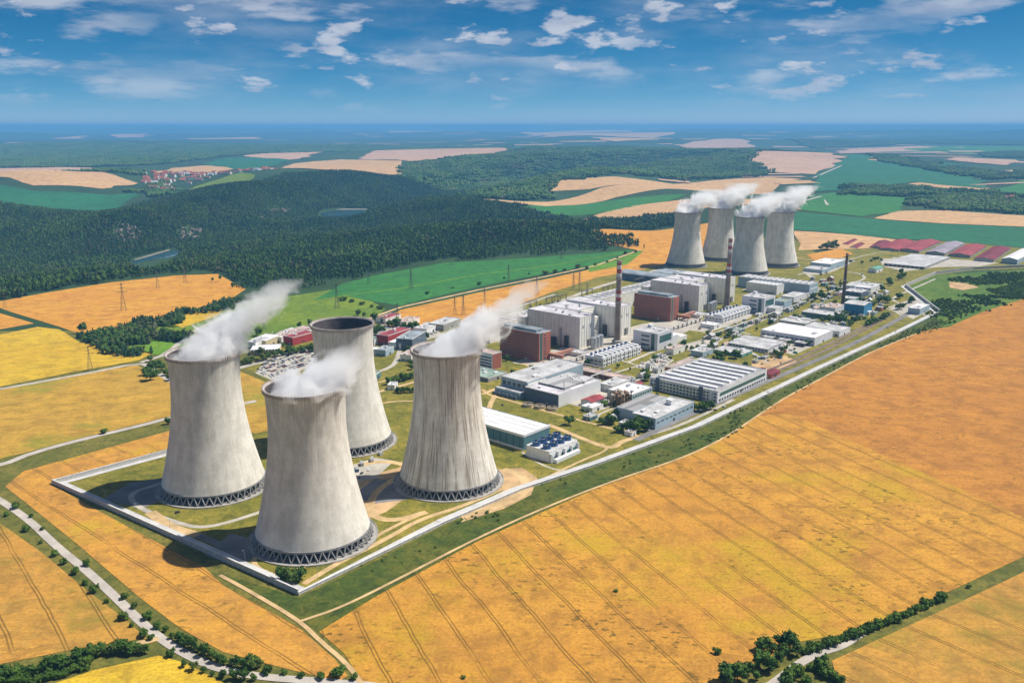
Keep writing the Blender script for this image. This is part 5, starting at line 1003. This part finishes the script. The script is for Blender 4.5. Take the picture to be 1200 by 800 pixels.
FARW = [[(478, 198), (520, 196), (562, 193), (602, 186), (600, 192), (560, 212), (480, 210), (470, 206)], [(560, 212), (552, 228), (562, 234), (640, 228), (636, 220), (720, 212), (800, 213), (880, 208), (900, 205), (872, 196), (890, 189), (960, 186), (880, 178), (720, 174), (600, 186)], [(-380, 200), (-380, 172), (300, 172), (480, 174), (600, 172), (600, 180), (470, 180), (340, 181), (250, 187), (180, 195), (100, 197)], [(-60, 208), (0, 209), (60, 210), (160, 208), (165, 212), (100, 210), (0, 212)],
        [(1060, 240), (1100, 232), (1160, 230), (1200, 236), (1260, 240), (1260, 252), (1180, 250), (1110, 246)], [(985, 231), (1000, 219), (1060, 222), (1140, 228), (1180, 230), (1150, 236), (1070, 230)], [(1020, 189), (1060, 192), (1120, 200), (1180, 206), (1200, 204), (1260, 204), (1260, 208), (1160, 212), (1080, 200), (1030, 194)], [(1150, 182), (1260, 180), (1260, 187), (1160, 187)], [(160, 222), (190, 214), (210, 218), (200, 226)], [(900, 166), (1260, 160), (1260, 172), (1080, 170), (960, 174)]]
P, s = wood(FARW, 46.0, 55, 80, 1.0, (), .0, 6); s[:, 2] *= 1.0; scatter('far_forest', P, s, CK, 'blue-green woods on the hills towards the horizon', 'forest'); print('far clumps', len(P))
SK = kinds('shrub_kind', SHRUBS)
P, s = wood([[(1110, 331), (1160, 322), (1200, 319), (1240, 318), (1240, 326), (1200, 330), (1170, 335)], [(1092, 352), (1130, 350), (1160, 345), (1195, 332), (1200, 345), (1150, 362), (1110, 380), (1098, 366)], [(1150, 352), (1200, 330), (1230, 330), (1230, 340), (1190, 350)]], 7.0, 2.5, 6.0, 1.1, (), .15, 8)
scatter('scrub', P, s, SK, 'thick green scrub on the wasteland at the right', 'scrub')
BELT = [(420, 672), (520, 622), (610, 582), (700, 551), (760, 530), (820, 508), (880, 478), (959, 437), (1050, 394), (1100, 372), (1108, 382), (1018, 410), (960, 441), (920, 461), (885, 484), (850, 508), (740, 552), (640, 592), (520, 640), (440, 685)]
P, s = wood([BELT], 3.4, .4, 1.9, 1.3, (), .0, 9); kk = np.random.default_rng(1).random(len(P)) < np.clip((P[:, :2] @ UX - 600) / 420, .05, .8) + .22 * np.sin(P[:, 0] * .05) * np.sin(P[:, 1] * .043); P, s = P[kk], s[kk]; scatter('verge_scrub', P, s, SK, 'low scrub scattered on the verge outside the wall', 'scrub')

# rocky slopes showing through the forest
M_rock = plain('valley_rock', (.20, .165, .14), .95, .35, .02, .15, world=True)
def GT(u, v):
    z = 0.0
    for _ in range(25): q = G(u, v, z); z = z * .5 + float(H(*q)) * .5
    return q
def rocks(u0, u1, v0, v1, n, label, seed):
    rg = random.Random(seed); mb = MB(); c = GT((u0 + u1) / 2, (v0 + v1) / 2); cz = float(H(*c))
    for _ in range(n):
        q = GT(rg.uniform(u0, u1), rg.uniform(v0, v1)); s_ = rg.uniform(2.5, 8); blob(mb, q[0] - c[0], q[1] - c[1], float(H(*q)) - cz + s_ * .1, s_ * rg.uniform(.8, 1.6), s_ * rg.uniform(.6, 1.3), rg, 1, .4)
    o = mb.build('rock_outcrop', M_rock, loc=(c[0], c[1], cz)); tag(o, label, 'rocks', kind='stuff')
rocks(134, 164, 264, 283, 60, 'pale rocky slope showing through the forest, left one', 1); rocks(210, 235, 267, 283, 60, 'greyish rocky slope above the river water', 2); rocks(304, 336, 243, 249, 36, 'brown bare slope in the forest right of the village', 3)
# ------------------------------------------------------------------ pylons
M_lat = plain('pylon_steel', (.16, .15, .15), .6, .15, .3, 1)
def pylon_parts():
    h = 46.0; b0, b1 = 4.2, .7; zs = [0, 9, 17, 24, 30, 36, 41, h]
    def w_(z): return b0 + (b1 - b0) * min(1, z / 32) if z < 32 else b1
    leg = MB()
    for za, zb in zip(zs[:-1], zs[1:]): leg.bar((w_(za), w_(za), za), (w_(zb), w_(zb), zb), .22)
    br = MB()
    for za, zb in zip(zs[:-1], zs[1:]):
        for s in range(4):
            c = [(1, 1), (-1, 1), (-1, -1), (1, -1)]; p, q = c[s], c[(s + 1) % 4]; A, B = w_(za), w_(zb)
            br.bar((p[0] * A, p[1] * A, za), (q[0] * B, q[1] * B, zb), .13); br.bar((q[0] * A, q[1] * A, za), (p[0] * B, p[1] * B, zb), .13)
    arm = MB(); L = 1.0
    arm.bar((-1, 0, 0), (0, 0, .12), .02); arm.bar((1, 0, 0), (0, 0, .12), .02); arm.bar((-1, 0, 0), (1, 0, 0), .022)
    return leg.me('leg', M_lat), br.me('bracing', M_lat), arm.me('crossarm', M_lat)
PYM = pylon_parts()
def pylon(px, hh, label, rz=.6):
    q = G(*px); t = thing('pylon', label, 'pylon', (*q, float(H(*q))), rz, 'lattice pylons'); t.scale = (hh / 46,) * 3
    for k in range(4): obj('leg', PYM[0], t, rz=k * math.pi / 2)
    o = obj('bracing', PYM[1], t); o['kind'] = 'stuff'
    for z, L in ((31, 8.5), (37, 6.5), (43, 5)):
        a = obj('crossarm', PYM[2], t, (0, 0, z)); a.scale = (L, 9, 9)
for px, hh, lb in (((145, 364), 50, 'tall dark pylon in the middle of the upper left wheat field'), ((185, 338), 36, 'pylon behind the tall one, at the top of the upper left wheat field'), ((217, 331), 34, 'pylon at the forest edge, rightmost of the upper left field'), ((24, 336), 34, 'pale pylon before the forest at the left edge'), ((106, 434), 34, 'thin pylon at the lower edge of the yellow field'), ((6, 361), 30, 'pylon at the left edge of the upper wheat field'),
                   ((395, 362), 46, 'pylon on the green meadow behind the open-mouthed tower'), ((310, 388), 30, 'pylon on the meadow behind the left steam plume'), ((432, 333), 34, 'pylon on the left part of the green crop field'), ((482, 338), 40, 'pylon on the green field above the orange strip'), ((466, 378), 34, 'pylon at the near corner of the orange field'), ((533, 368), 30, 'left of two close pylons in the orange field'), ((543, 369), 34, 'right of two close pylons in the orange field'),
                   ((568, 356), 32, 'pylon behind the steam of the brown-streaked tower'), ((596, 329), 34, 'pylon at the edge between green and orange field'), ((629, 346), 38, 'wide pylon in the orange field behind the left reactor hall'), ((672, 339), 36, 'left of the pylon pair behind the left chimney'), ((679, 340), 40, 'right of the pylon pair behind the left chimney'), ((688, 347), 26, 'short pylon beside the turbine hall'), ((658, 305), 30, 'pylon before the forest above the green field')):
    pylon(px, hh, lb, .6 + random.uniform(-.2, .2))
def gantry(px, label, L=34):
    q = G(*px); t = thing('gantry', label, 'gantry', (*q, .2), ROT, 'switchyard gantries')
    for x in (0, L / 2, L):
        for y in (-1, 1): put('post', M_lat, t, x, y, 0, .6, .6, 15)
    put('beam', M_lat, t, L / 2, 0, 14, L + 2, 1.6, 1.2)
    for x in (L * .2, L * .35, L * .65, L * .8): put('insulator', M_rust, t, x, 0, 11.4, .5, .5, 2.6)
for p, lb in ((A6(385, 385), 'switchyard gantry nearest the steam plume'), (A6(540, 350), 'dark switchyard gantry left of the left reactor hall'), (A6(600, 340), 'dark switchyard gantry close to the left reactor hall roof'), (A6(940, 270), 'switchyard gantry behind the left chimney'), (A6(790, 300), 'switchyard gantry right of the pylon pair'), (A6(1160, 215), 'switchyard gantry at the right end of the orange field')): gantry(p, lb)
for i, p in enumerate((A6(560, 355), A6(585, 350), A6(625, 338), A6(500, 365), A6(430, 380))):
    q = G(*p); t = thing('transformer', ('transformer between the two dark gantries', 'transformer under the right dark gantry', 'transformer nearest the left reactor hall', 'transformer left of the dark gantries', 'transformer nearest the steam plume')[i], 'transformer', (*q, .2), ROT, 'switchyard transformers')
    put('tank', M_steeld, t, 0, 0, 0, 7, 4, 5); put('radiator', M_metal, t, 0, -2.8, .6, 6, 1.2, 3.6); put('conservator', M_steeld, t, 0, 0, 5.2, 5, 1.4, 1.4)
    for k in (-2, 0, 2): put('bushing', M_rust, t, k, .8, 5, .5, .5, 3)

# ------------------------------------------------------------------ cars
CARC = [('white', (.75, .75, .76)), ('silver', (.45, .46, .48)), ('dark blue', (.03, .05, .16)), ('black', (.02, .02, .022)), ('red', (.35, .03, .03)), ('grey', (.16, .17, .18))]
M_tyre = plain('tyre', (.02, .02, .02), .9, .1, 1, 3)
def car_mesh(c, nm):
    pm = NT('car_paint_' + nm.replace(' ', '_')); pm.b.inputs['Coat Weight'].default_value = .4; pm = pm.done(c, .35); mb = MB()
    prof = [(-2.15, .35), (-2.2, .8), (-1.9, .95), (-1.5, 1.0), (-1.0, 1.42), (.55, 1.45), (1.15, 1.0), (2.0, .85), (2.2, .6), (2.15, .35)]; n = len(prof)
    def w_(z): return .86 if z < 1.05 else .66
    v = [(x, -w_(z), z) for x, z in prof] + [(x, w_(z), z) for x, z in prof]; mb.add(v, [(i, i + 1, n + i + 1, n + i) for i in range(n - 1)] + [(n - 1, 0, n, 2 * n - 1), tuple(range(n))[::-1], tuple(range(n, 2 * n))], 0)
    for s in (-1, 1): mb.add([(-1.3, s * .80, 1.02), (.9, s * .80, 1.02), (.5, s * .69, 1.38), (-.95, s * .69, 1.38)], [(0, 1, 2, 3)], 1)
    mb.add([(.62, -.6, 1.42), (.62, .6, 1.42), (1.13, .72, 1.05), (1.13, -.72, 1.05)], [(0, 1, 2, 3)], 1); mb.add([(-1.05, -.6, 1.42), (-1.05, .6, 1.42), (-1.5, .72, 1.05), (-1.5, -.72, 1.05)], [(3, 2, 1, 0)], 1)
    for x in (-1.35, 1.35):
        for s in (-1, 1): mb.bar((x, s * .70, .34), (x, s * .92, .34), .34, 10, m=2)
    return mb.me('car_body', [pm, M_glass, M_tyre])
CARS = [car_mesh(c, n) for n, c in CARC]; CW = [.34, .2, .16, .12, .08, .1]
def park(poly, ang, label, group, step=2.9, lane=11.5, fill=.75, seed=1):
    rg = random.Random(seed); W = np.array([G(*p) for p in poly]); c = W.mean(0); d = np.array([math.cos(ang), math.sin(ang)]); n = np.array([-d[1], d[0]]); k = 0
    rw = 0
    for j in range(-12, 13):
        rw += bool(k and k > k0) if j > -12 else 0; k0 = k
        for i in range(-40, 41):
            q = c + d * i * step + n * (j * lane / 2 + (1.0 if j % 2 else -1.0))
            if rg.random() > fill or not inpoly(q[None], W)[0]: continue
            ci = rg.choices(range(6), CW)[0]; o = obj('parked_car', CARS[ci], None, (q[0] + rg.uniform(-.2, .2), q[1] + rg.uniform(-.3, .3), .30), ang + math.pi / 2 + (math.pi if rg.random() < .4 else 0) + rg.uniform(-.03, .03))
            tag(o, f'{CARC[ci][0]} car, {nth(k - k0)} from the left in the {nth(rw)} row of the {label}', 'car', group); k += 1
    print('cars', label, k)
park([(300, 436), (310, 425), (350, 411), (371, 408), (373, 422), (340, 438), (324, 446)], ROT + .25, 'lower car park', 'cars in the lower car park', 4.0, 17, .66, 2)
park([(437, 394), (438, 384), (468, 376), (503, 385), (515, 391), (490, 396), (456, 400)], ROT + .1, 'upper car park', 'cars in the upper car park', 4.6, 19, .62, 3)
for i, (p, ci, lb) in enumerate((((208, 601), 3, 'black car on the paved patch by the left tower'), ((424, 555), 3, 'black car on the yard between the near towers'), ((432, 551), 0, 'white car on the yard between the near towers'), ((421, 560), 2, 'dark blue car on the yard between the near towers'), ((589, 475), 3, 'black car on the lawn behind the white-roofed hall'), ((848, 477), 0, 'white van-like car on the service road near the workshop'), ((838, 481), 3, 'black car on the service road near the workshop'), ((1004, 401), 0, 'white car on the service road by the railway'), ((760, 505), 0, 'white car on the path by the largest tree'), ((900, 423), 3, 'black car on the bare earth by the railway'), ((893, 427), 2, 'dark blue car on the bare earth by the railway'), ((908, 421), 1, 'silver car on the bare earth by the railway'), ((915, 426), 3, 'black car at the right end of the bare earth'), ((925, 419), 5, 'grey car beside the white-roofed grey hall'), ((1040, 384), 5, 'grey car at the road bend by the gatehouse'))):
    q = G(*p); o = obj('parked_car', CARS[ci], None, (*q, .42), ROT + .3 * i); tag(o, lb, 'car', 'cars on the plant roads')

# ------------------------------------------------------------------ stored blocks and containers
BLK = [MB().box(-1.6, 1.6, -1.2, 1.2, 0, 1.7).box(-1.2, 1.0, -.9, .8, 1.7, 2.2).me('bale', m) for m in (M_wpaint, W_cream, W_brickl)]
rg = random.Random(9); poly = np.array([G(*p) for p in ((745, 430), (762, 420), (780, 418), (790, 423), (775, 430), (757, 434))]); k = 0
while k < 46:
    q = poly.mean(0) + np.array([rg.uniform(-45, 45), rg.uniform(-45, 45)])
    if not inpoly(q[None], poly)[0]: continue
    o = obj('wrapped_bale', BLK[rg.choices((0, 1, 2), (.7, .2, .1))[0]], None, (*q, .25), rg.uniform(0, 3.1)); tag(o, 'pale wrapped bale lying in the open storage yard above the workshop', 'bale', 'bales in the storage yard'); k += 1
CNT = [MB().box(-3, 3, -1.25, 1.25, 0, 2.6).me('container', m) for m in (M_wpaint, M_bpaint, M_rust, M_metal, W_green, W_red)]
def crate_thing(q, ci, lb, grp):
    t = thing('container', lb, 'container', (*q, .25), ROT + rg.choice((0, 1.57)), grp); obj('body', CNT[ci], t); put('door_frame', M_steeld, t, 3.02, 0, .1, .1, 2.3, 2.4); put('roof_rail', M_metal, t, 0, 1.2, 2.6, 6, .15, .12); put('roof_rail', M_metal, t, 0, -1.2, 2.6, 6, .15, .12)
spots = [(885, 418), (890, 421), (897, 416), (904, 415), (912, 414), (920, 413), (927, 411), (915, 420), (905, 419), (880, 432), (932, 414), (894, 433), (700, 478), (706, 474), (722, 470), (735, 462), (640, 470), (632, 466), (625, 462), (826, 381), (820, 386), (832, 388), (760, 408), (772, 403), (862, 380), (872, 376), (655, 430), (645, 428), (975, 362), (968, 366), (1000, 372), (950, 330), (962, 322), (968, 320), (1010, 322)]
for i, p in enumerate(spots):
    ci = i % 6; crate_thing(G(*p), ci, ('white', 'blue', 'rusty', 'grey', 'green', 'red')[ci] + ' steel container standing ' + ('in the scrap yard by the railway' if i < 12 else 'in the water treatment yard' if i < 19 else 'in the upper yards near the stations' if i < 28 else 'on the far right part of the plant'), 'containers about the plant')
# lamp posts along the perimeter and plant roads
LP = MB().bar((0, 0, 0), (0, 0, 9), .16, 6, .1).me('post', M_metal); LH = MB().bar((0, 0, 9), (1.4, 0, 9.3), .1, 5).box(1.0, 2.0, -.2, .2, 9.2, 9.4).me('lamp_head', M_metal)
k = 0
for a, b in zip(PW[1:-1], PW[2:]):
    d = b - a; L = np.linalg.norm(d); n = np.array([-d[1], d[0]]) / L
    for i in range(int(L / 48)):
        q = a + d * (i + .5) * 48 / L + n * 9.5; t = thing('lamp_post', f'{nth(k)} lamp post inside the wall from the left corner', 'lamp post', (*q, .2), math.atan2(-n[1], -n[0]), 'perimeter lamp posts'); obj('post', LP, t); obj('lamp_head', LH, t); k += 1

row([(306, 416), (318, 412), (332, 407), (345, 402), (356, 400), (372, 396), (440, 390), (456, 392), (470, 390), (486, 396), (500, 398), (462, 404), (478, 412), (448, 410), (492, 412)], 9, 'small tree among the sheds behind the near towers', 'the left', 'trees among the sheds', wide=1.1)
# ------------------------------------------------------------------ far villages
def house_mesh(i, wm, rm):
    a, b, h, r = ((14, 9, 5, 4), (11, 10, 6.5, 4.5), (18, 10, 4.5, 4))[i]; m1 = MB().add([(-a / 2, -b / 2, -2), (a / 2, -b / 2, -2), (a / 2, b / 2, -2), (-a / 2, b / 2, -2), (-a / 2, -b / 2, h), (a / 2, -b / 2, h), (a / 2, b / 2, h), (-a / 2, b / 2, h), (-a / 2, 0, h + r), (a / 2, 0, h + r)], [(0, 1, 5, 4), (1, 2, 6, 9, 5), (2, 3, 7, 6), (3, 0, 4, 8, 7)]).me('wall', wm)
    m2 = MB().add([(-a / 2 - .5, -b / 2 - .6, h - .4), (a / 2 + .5, -b / 2 - .6, h - .4), (a / 2 + .5, 0, h + r + .3), (-a / 2 - .5, 0, h + r + .3), (a / 2 + .5, b / 2 + .6, h - .4), (-a / 2 - .5, b / 2 + .6, h - .4)], [(0, 1, 2, 3), (3, 2, 4, 5)]).me('roof', rm); return m1, m2
R_tile = plain('tile_red', (.42, .13, .08), .9, .2, .2, 1); R_tile2 = plain('tile_brown', (.24, .11, .08), .9, .2, .2, 1); W_h = plain('house_render', (.66, .60, .52), .9, .1, .2, 1)
HM = [house_mesh(i, w_, r_) for i, w_, r_ in ((0, W_h, R_tile), (1, W_white, R_tile), (2, W_h, R_tile2), (0, W_white, R_tile2), (2, W_white, R_lgrey))]
def village(polys, n, label, group, seed, sc=1.5):
    rg = random.Random(seed); W = [np.array([G(*p) for p in px]) for px in polys]; k = 0
    while k < n:
        w_ = rg.choice(W); lo, hi = w_.min(0), w_.max(0); q = np.array([rg.uniform(lo[0], hi[0]), rg.uniform(lo[1], hi[1])])
        if not inpoly(q[None], w_)[0]: continue
        i = rg.choices(range(5), (.34, .26, .18, .12, .1))[0]; t = thing('house', f"{('red-roofed', 'red-roofed white', 'brown-roofed', 'brown-roofed white', 'grey-roofed white')[i]} house in {label}", 'house', (*q, float(H(*q)) + 1.2), rg.uniform(-.5, .5), group); t.scale = (sc * rg.uniform(.8, 1.3),) * 3; obj('wall', HM[i][0], t); obj('roof', HM[i][1], t); k += 1
village([[(195, 212), (215, 207), (250, 206), (284, 207), (284, 211), (240, 214), (215, 217)], [(280, 207), (330, 205), (332, 208), (284, 211)], [(165, 211), (200, 203), (230, 202), (225, 207), (190, 213)], [(230, 203), (300, 202), (300, 205), (240, 206)], [(165, 214), (195, 211), (205, 218), (175, 219)]], 190, 'the far village beyond the left forest', 'houses of the far left village', 4, 1.8)
village([[(1095, 229), (1130, 227), (1180, 232), (1200, 233), (1240, 236), (1240, 240), (1180, 238), (1110, 232)], [(1000, 219), (1030, 221), (1020, 224), (1000, 223)], [(1150, 236), (1200, 240), (1240, 243), (1180, 243)]], 70, 'the far village among trees at the right', 'houses of the far right village', 5, 1.4)

# ------------------------------------------------------------------ pipe bridges and yard clutter
def pipe_bridge(P, label, z=6.0):
    t = thing('pipe_bridge', label, 'pipe bridge', (*P[0], .2), 0, 'pipe bridges'); k = 0
    for a, b in zip(P[:-1], P[1:]):
        d = b - a; L = np.linalg.norm(d); n = np.array([-d[1], d[0]]) / L; an = math.atan2(d[1], d[0])
        for j, (off, mt) in enumerate(((-.9, M_metal), (0, M_wpaint), (.9, M_rust))):
            p, q = a + n * off - P[0], b + n * off - P[0]; MB().bar((*p, z + .5), (*q, z + .5), .42, 8).build('pipe', mt, t)
        for i in range(int(L / 14) + 1):
            p = a + d * min(1, i * 14 / L) - P[0]; put('support', W_grey, t, p[0], p[1], 0, .6, 2.8, z, an)
pipe_bridge([uv(900, 712), uv(1080, 712), uv(1200, 712), uv(1300, 712)], 'pipe bridge running past the feet of the striped chimneys')
pipe_bridge([uv(890, 640), uv(935, 640), uv(935, 712)], 'pipe bridge from the water treatment hall to the brick office'); pipe_bridge([uv(1180, 640), uv(1420, 640), uv(1560, 640)], 'long pipe bridge below the pale blocks'); pipe_bridge([uv(1400, 520), uv(1400, 640)], 'pipe bridge crossing the yard towards the right station'); pipe_bridge([uv(1560, 560), uv(1660, 560), uv(1660, 640)], 'pipe bridge beside the brown chimney', 5)
rg = random.Random(21); SMALL = []
PG = np.array([G(*p) for p in ((610, 440), (700, 395), (800, 372), (900, 345), (960, 325), (1040, 340), (1040, 362), (960, 400), (870, 445), (800, 485), (745, 515), (700, 500), (640, 470))])
def free_spot(r, poly=PG):
    lo, hi = poly.min(0), poly.max(0)
    for _ in range(400):
        q = np.array([rg.uniform(lo[0], hi[0]), rg.uniform(lo[1], hi[1])])
        if not inpoly(q[None], poly)[0]: continue
        if any(np.linalg.norm(q - c) < R_ * .85 + r for c, R_, _ in FOOT) or any(np.linalg.norm(q - c) < r + 5 for c in SMALL): continue
        cu, cv = q @ UX, q @ VX
        if 915 < cu < 1090 and 700 < cv < 900 or 1260 < cu < 1520 and 700 < cv < 900 or 1060 < cu < 1220 and cv > 735: continue
        SMALL.append(q); return q
import re
MAIN = list(FOOT)
def near(q):
    lb = min(((np.linalg.norm(q - c) - r * .5, l) for c, r, l in MAIN))[1]
    return ' '.join(re.split(r',| (?:with|beside|behind|below|near|nearest|at|in|by|right|left|of|hidden|above|before|partly|across|under|among|between|on|to)\b', lb)[0].split()[:7])
CN = ('white', 'grey', 'cream', 'pale blue', 'brick', 'teal'); CM = (W_white, W_grey, W_cream, W_blue, W_brick, W_teal); RM = (R_lgrey, R_white, R_grey, R_pink); RN = ('pale grey', 'white', 'grey', 'pinkish')
seen = {}
for i in range(85):
    q = free_spot(7)
    if q is None: break
    a, b, h = rg.uniform(6, 17), rg.uniform(5, 11), rg.uniform(3, 6.5); ci, ri = rg.randrange(6), rg.randrange(4)
    lb = f'small {CN[ci]} outbuilding with {RN[ri]} roof near the {near(q)}'; k = seen.get(lb, 0); seen[lb] = k + 1
    if k: lb += f', the {nth(k)} such'
    (flat if rg.random() < .75 else gable)('outbuilding', lb, 'outbuilding', (q - UX * a / 2 - VX * b / 2, ROT, (a, b, h)), CM[ci], RM[ri], group='small outbuildings')
seen = {}
for i in range(120):
    q = free_spot(3)
    if q is None: break
    lb = f'small tree near the {near(q)}'; k = seen.get(lb, 0); seen[lb] = k + 1
    tree((i, i), rg.uniform(4, 9), lb + (f', {nth(k)} of these' if k else ''), 'small trees about the plant', rg.random() < .35, q=q, wide=1.15)
# ------------------------------------------------------------------ steam
def mat_steam(name, dens, scale, seed, Ht, X1, Y1, r0, r1, ragged):
    """vapour whose density thins out from the plume's bent axis to its ragged edge"""
    m = bpy.data.materials.new(name); m.use_nodes = True; t = m.node_tree; t.nodes.clear(); Nn = t.nodes.new
    def M(op, a, b=None, c=None):
        n = Nn('ShaderNodeMath'); n.operation = op
        for i, v in enumerate((a, b, c)):
            if v is None: continue
            if isinstance(v, (int, float)): n.inputs[i].default_value = v
            else: t.links.new(v, n.inputs[i])
        return n.outputs[0]
    def ramp(v, a, b, c=0.0, d=1.0):
        r = Nn('ShaderNodeMapRange'); r.interpolation_type = 'SMOOTHSTEP'; t.links.new(v, r.inputs[0])
        for i, q in ((1, a), (2, b), (3, c), (4, d)): r.inputs[i].default_value = q
        return r.outputs[0]
    out = Nn('ShaderNodeOutputMaterial'); pv = Nn('ShaderNodeVolumePrincipled')
    pv.inputs['Color'].default_value = (.995, .995, 1, 1); pv.inputs['Anisotropy'].default_value = .15
    tc = Nn('ShaderNodeTexCoord'); sep = Nn('ShaderNodeSeparateXYZ'); t.links.new(tc.outputs['Object'], sep.inputs[0])
    f = M('MAXIMUM', M('DIVIDE', sep.outputs['Z'], Ht), 0.0); g = M('POWER', f, 1.35)
    dx = M('SUBTRACT', sep.outputs['X'], M('MULTIPLY', g, X1)); dy = M('SUBTRACT', sep.outputs['Y'], M('MULTIPLY', g, Y1))
    rr = M('ADD', r0, M('MULTIPLY', f, r1 - r0)); d = M('DIVIDE', M('SQRT', M('ADD', M('MULTIPLY', dx, dx), M('MULTIPLY', dy, dy))), rr)
    mp = Nn('ShaderNodeMapping'); mp.inputs['Location'].default_value = (seed * 13.7, seed * 5.1, seed); t.links.new(tc.outputs['Object'], mp.inputs[0])
    n = Nn('ShaderNodeTexNoise'); n.inputs['Scale'].default_value = scale; n.inputs['Detail'].default_value = 6; n.inputs['Roughness'].default_value = .62; n.inputs['Distortion'].default_value = 1.0; t.links.new(mp.outputs[0], n.inputs['Vector'])
    core = M('SUBTRACT', 1.0, d); e = M('ADD', core, M('MULTIPLY', M('SUBTRACT', n.outputs['Fac'], .5), M('MINIMUM', ragged, M('ADD', .7, M('MULTIPLY', f, 9.0)))))
    k = M('MULTIPLY', ramp(e, .12, .42), ramp(f, .25, 1.0, 1.0, .10)); k = M('MULTIPLY', k, ramp(f, .99, 1.0, 1.0, 0.0))
    t.links.new(M('MULTIPLY', k, dens), pv.inputs['Density']); t.links.new(pv.outputs[0], out.inputs['Volume']); return m
def steam(T, z0, Ht, X1, Y1, r0, r1, label, dens=.2, scale=.045, seed=1, ragged=2.2, ox=0.0):
    """bent plume above a tower mouth: Ht high, drifting by (X1, Y1)"""
    n = 20; K = 12; v = []; f = []
    for j in range(K + 1):
        q = j / K; g = q ** 1.35; r = (r0 + (r1 - r0) * q) * (1.45 if j > 1 else .80)
        v += [(X1 * g + r * math.cos(2 * math.pi * i / n), Y1 * g + r * math.sin(2 * math.pi * i / n), Ht * q) for i in range(n)]
    for j in range(K): f += [(j * n + i, j * n + (i + 1) % n, (j + 1) * n + (i + 1) % n, (j + 1) * n + i) for i in range(n)]
    f += [tuple(range(n))[::-1], tuple(range(K * n, (K + 1) * n))]
    o = obj('steam', mesh('steam', v, f, mat_steam('steam_vapour', dens, scale, seed, Ht, X1, Y1, r0, r1, ragged)), loc=(T[0] + ox, T[1], z0)); tag(o, label, 'steam', 'steam rising from the towers', 'stuff'); return o
steam(T1, 117, 66, 72, 30, 36, 22, 'white steam plume drifting right from the leftmost tower', .20, .045, 1, 2.9)
steam(T3, 117, 36, 34, 10, 36, 20, 'low white steam puff on the nearest tower', .20, .055, 2, 2.9)
steam(T4, 117, 64, 88, 30, 36, 15, 'steam plume drifting right from the brown-streaked tower', .17, .048, 3, 3.1)
for k, (T, lb) in enumerate(((T5, 'steam cloud on the leftmost distant tower'), (T6, 'steam cloud on the hindmost distant tower'), (T7, 'steam cloud on the front distant tower'), (T8, 'steam cloud on the rightmost distant tower'))):
    steam(T, 119, 56 + 8 * (k % 2), 66, 20, 38, 40, lb, .22, .030, 10 + k, 3.6)

# ------------------------------------------------------------------ haze
def haze():
    m = bpy.data.materials.new('haze_air'); m.use_nodes = True; t = m.node_tree; t.nodes.clear()
    out = t.nodes.new('ShaderNodeOutputMaterial'); pv = t.nodes.new('ShaderNodeVolumePrincipled')
    pv.inputs['Color'].default_value = (.19, .53, 1.0, 1); pv.inputs['Density'].default_value = 5.4e-5; pv.inputs['Anisotropy'].default_value = .0
    t.links.new(pv.outputs[0], out.inputs['Volume'])
    o = MB().box(-120000, 120000, -4000, 160000, float(gz.min()) - 1.0, float(gz.max()) + 6.0).build('haze', m); tag(o, 'thin blue haze over the far land', 'haze', kind='stuff')
haze()
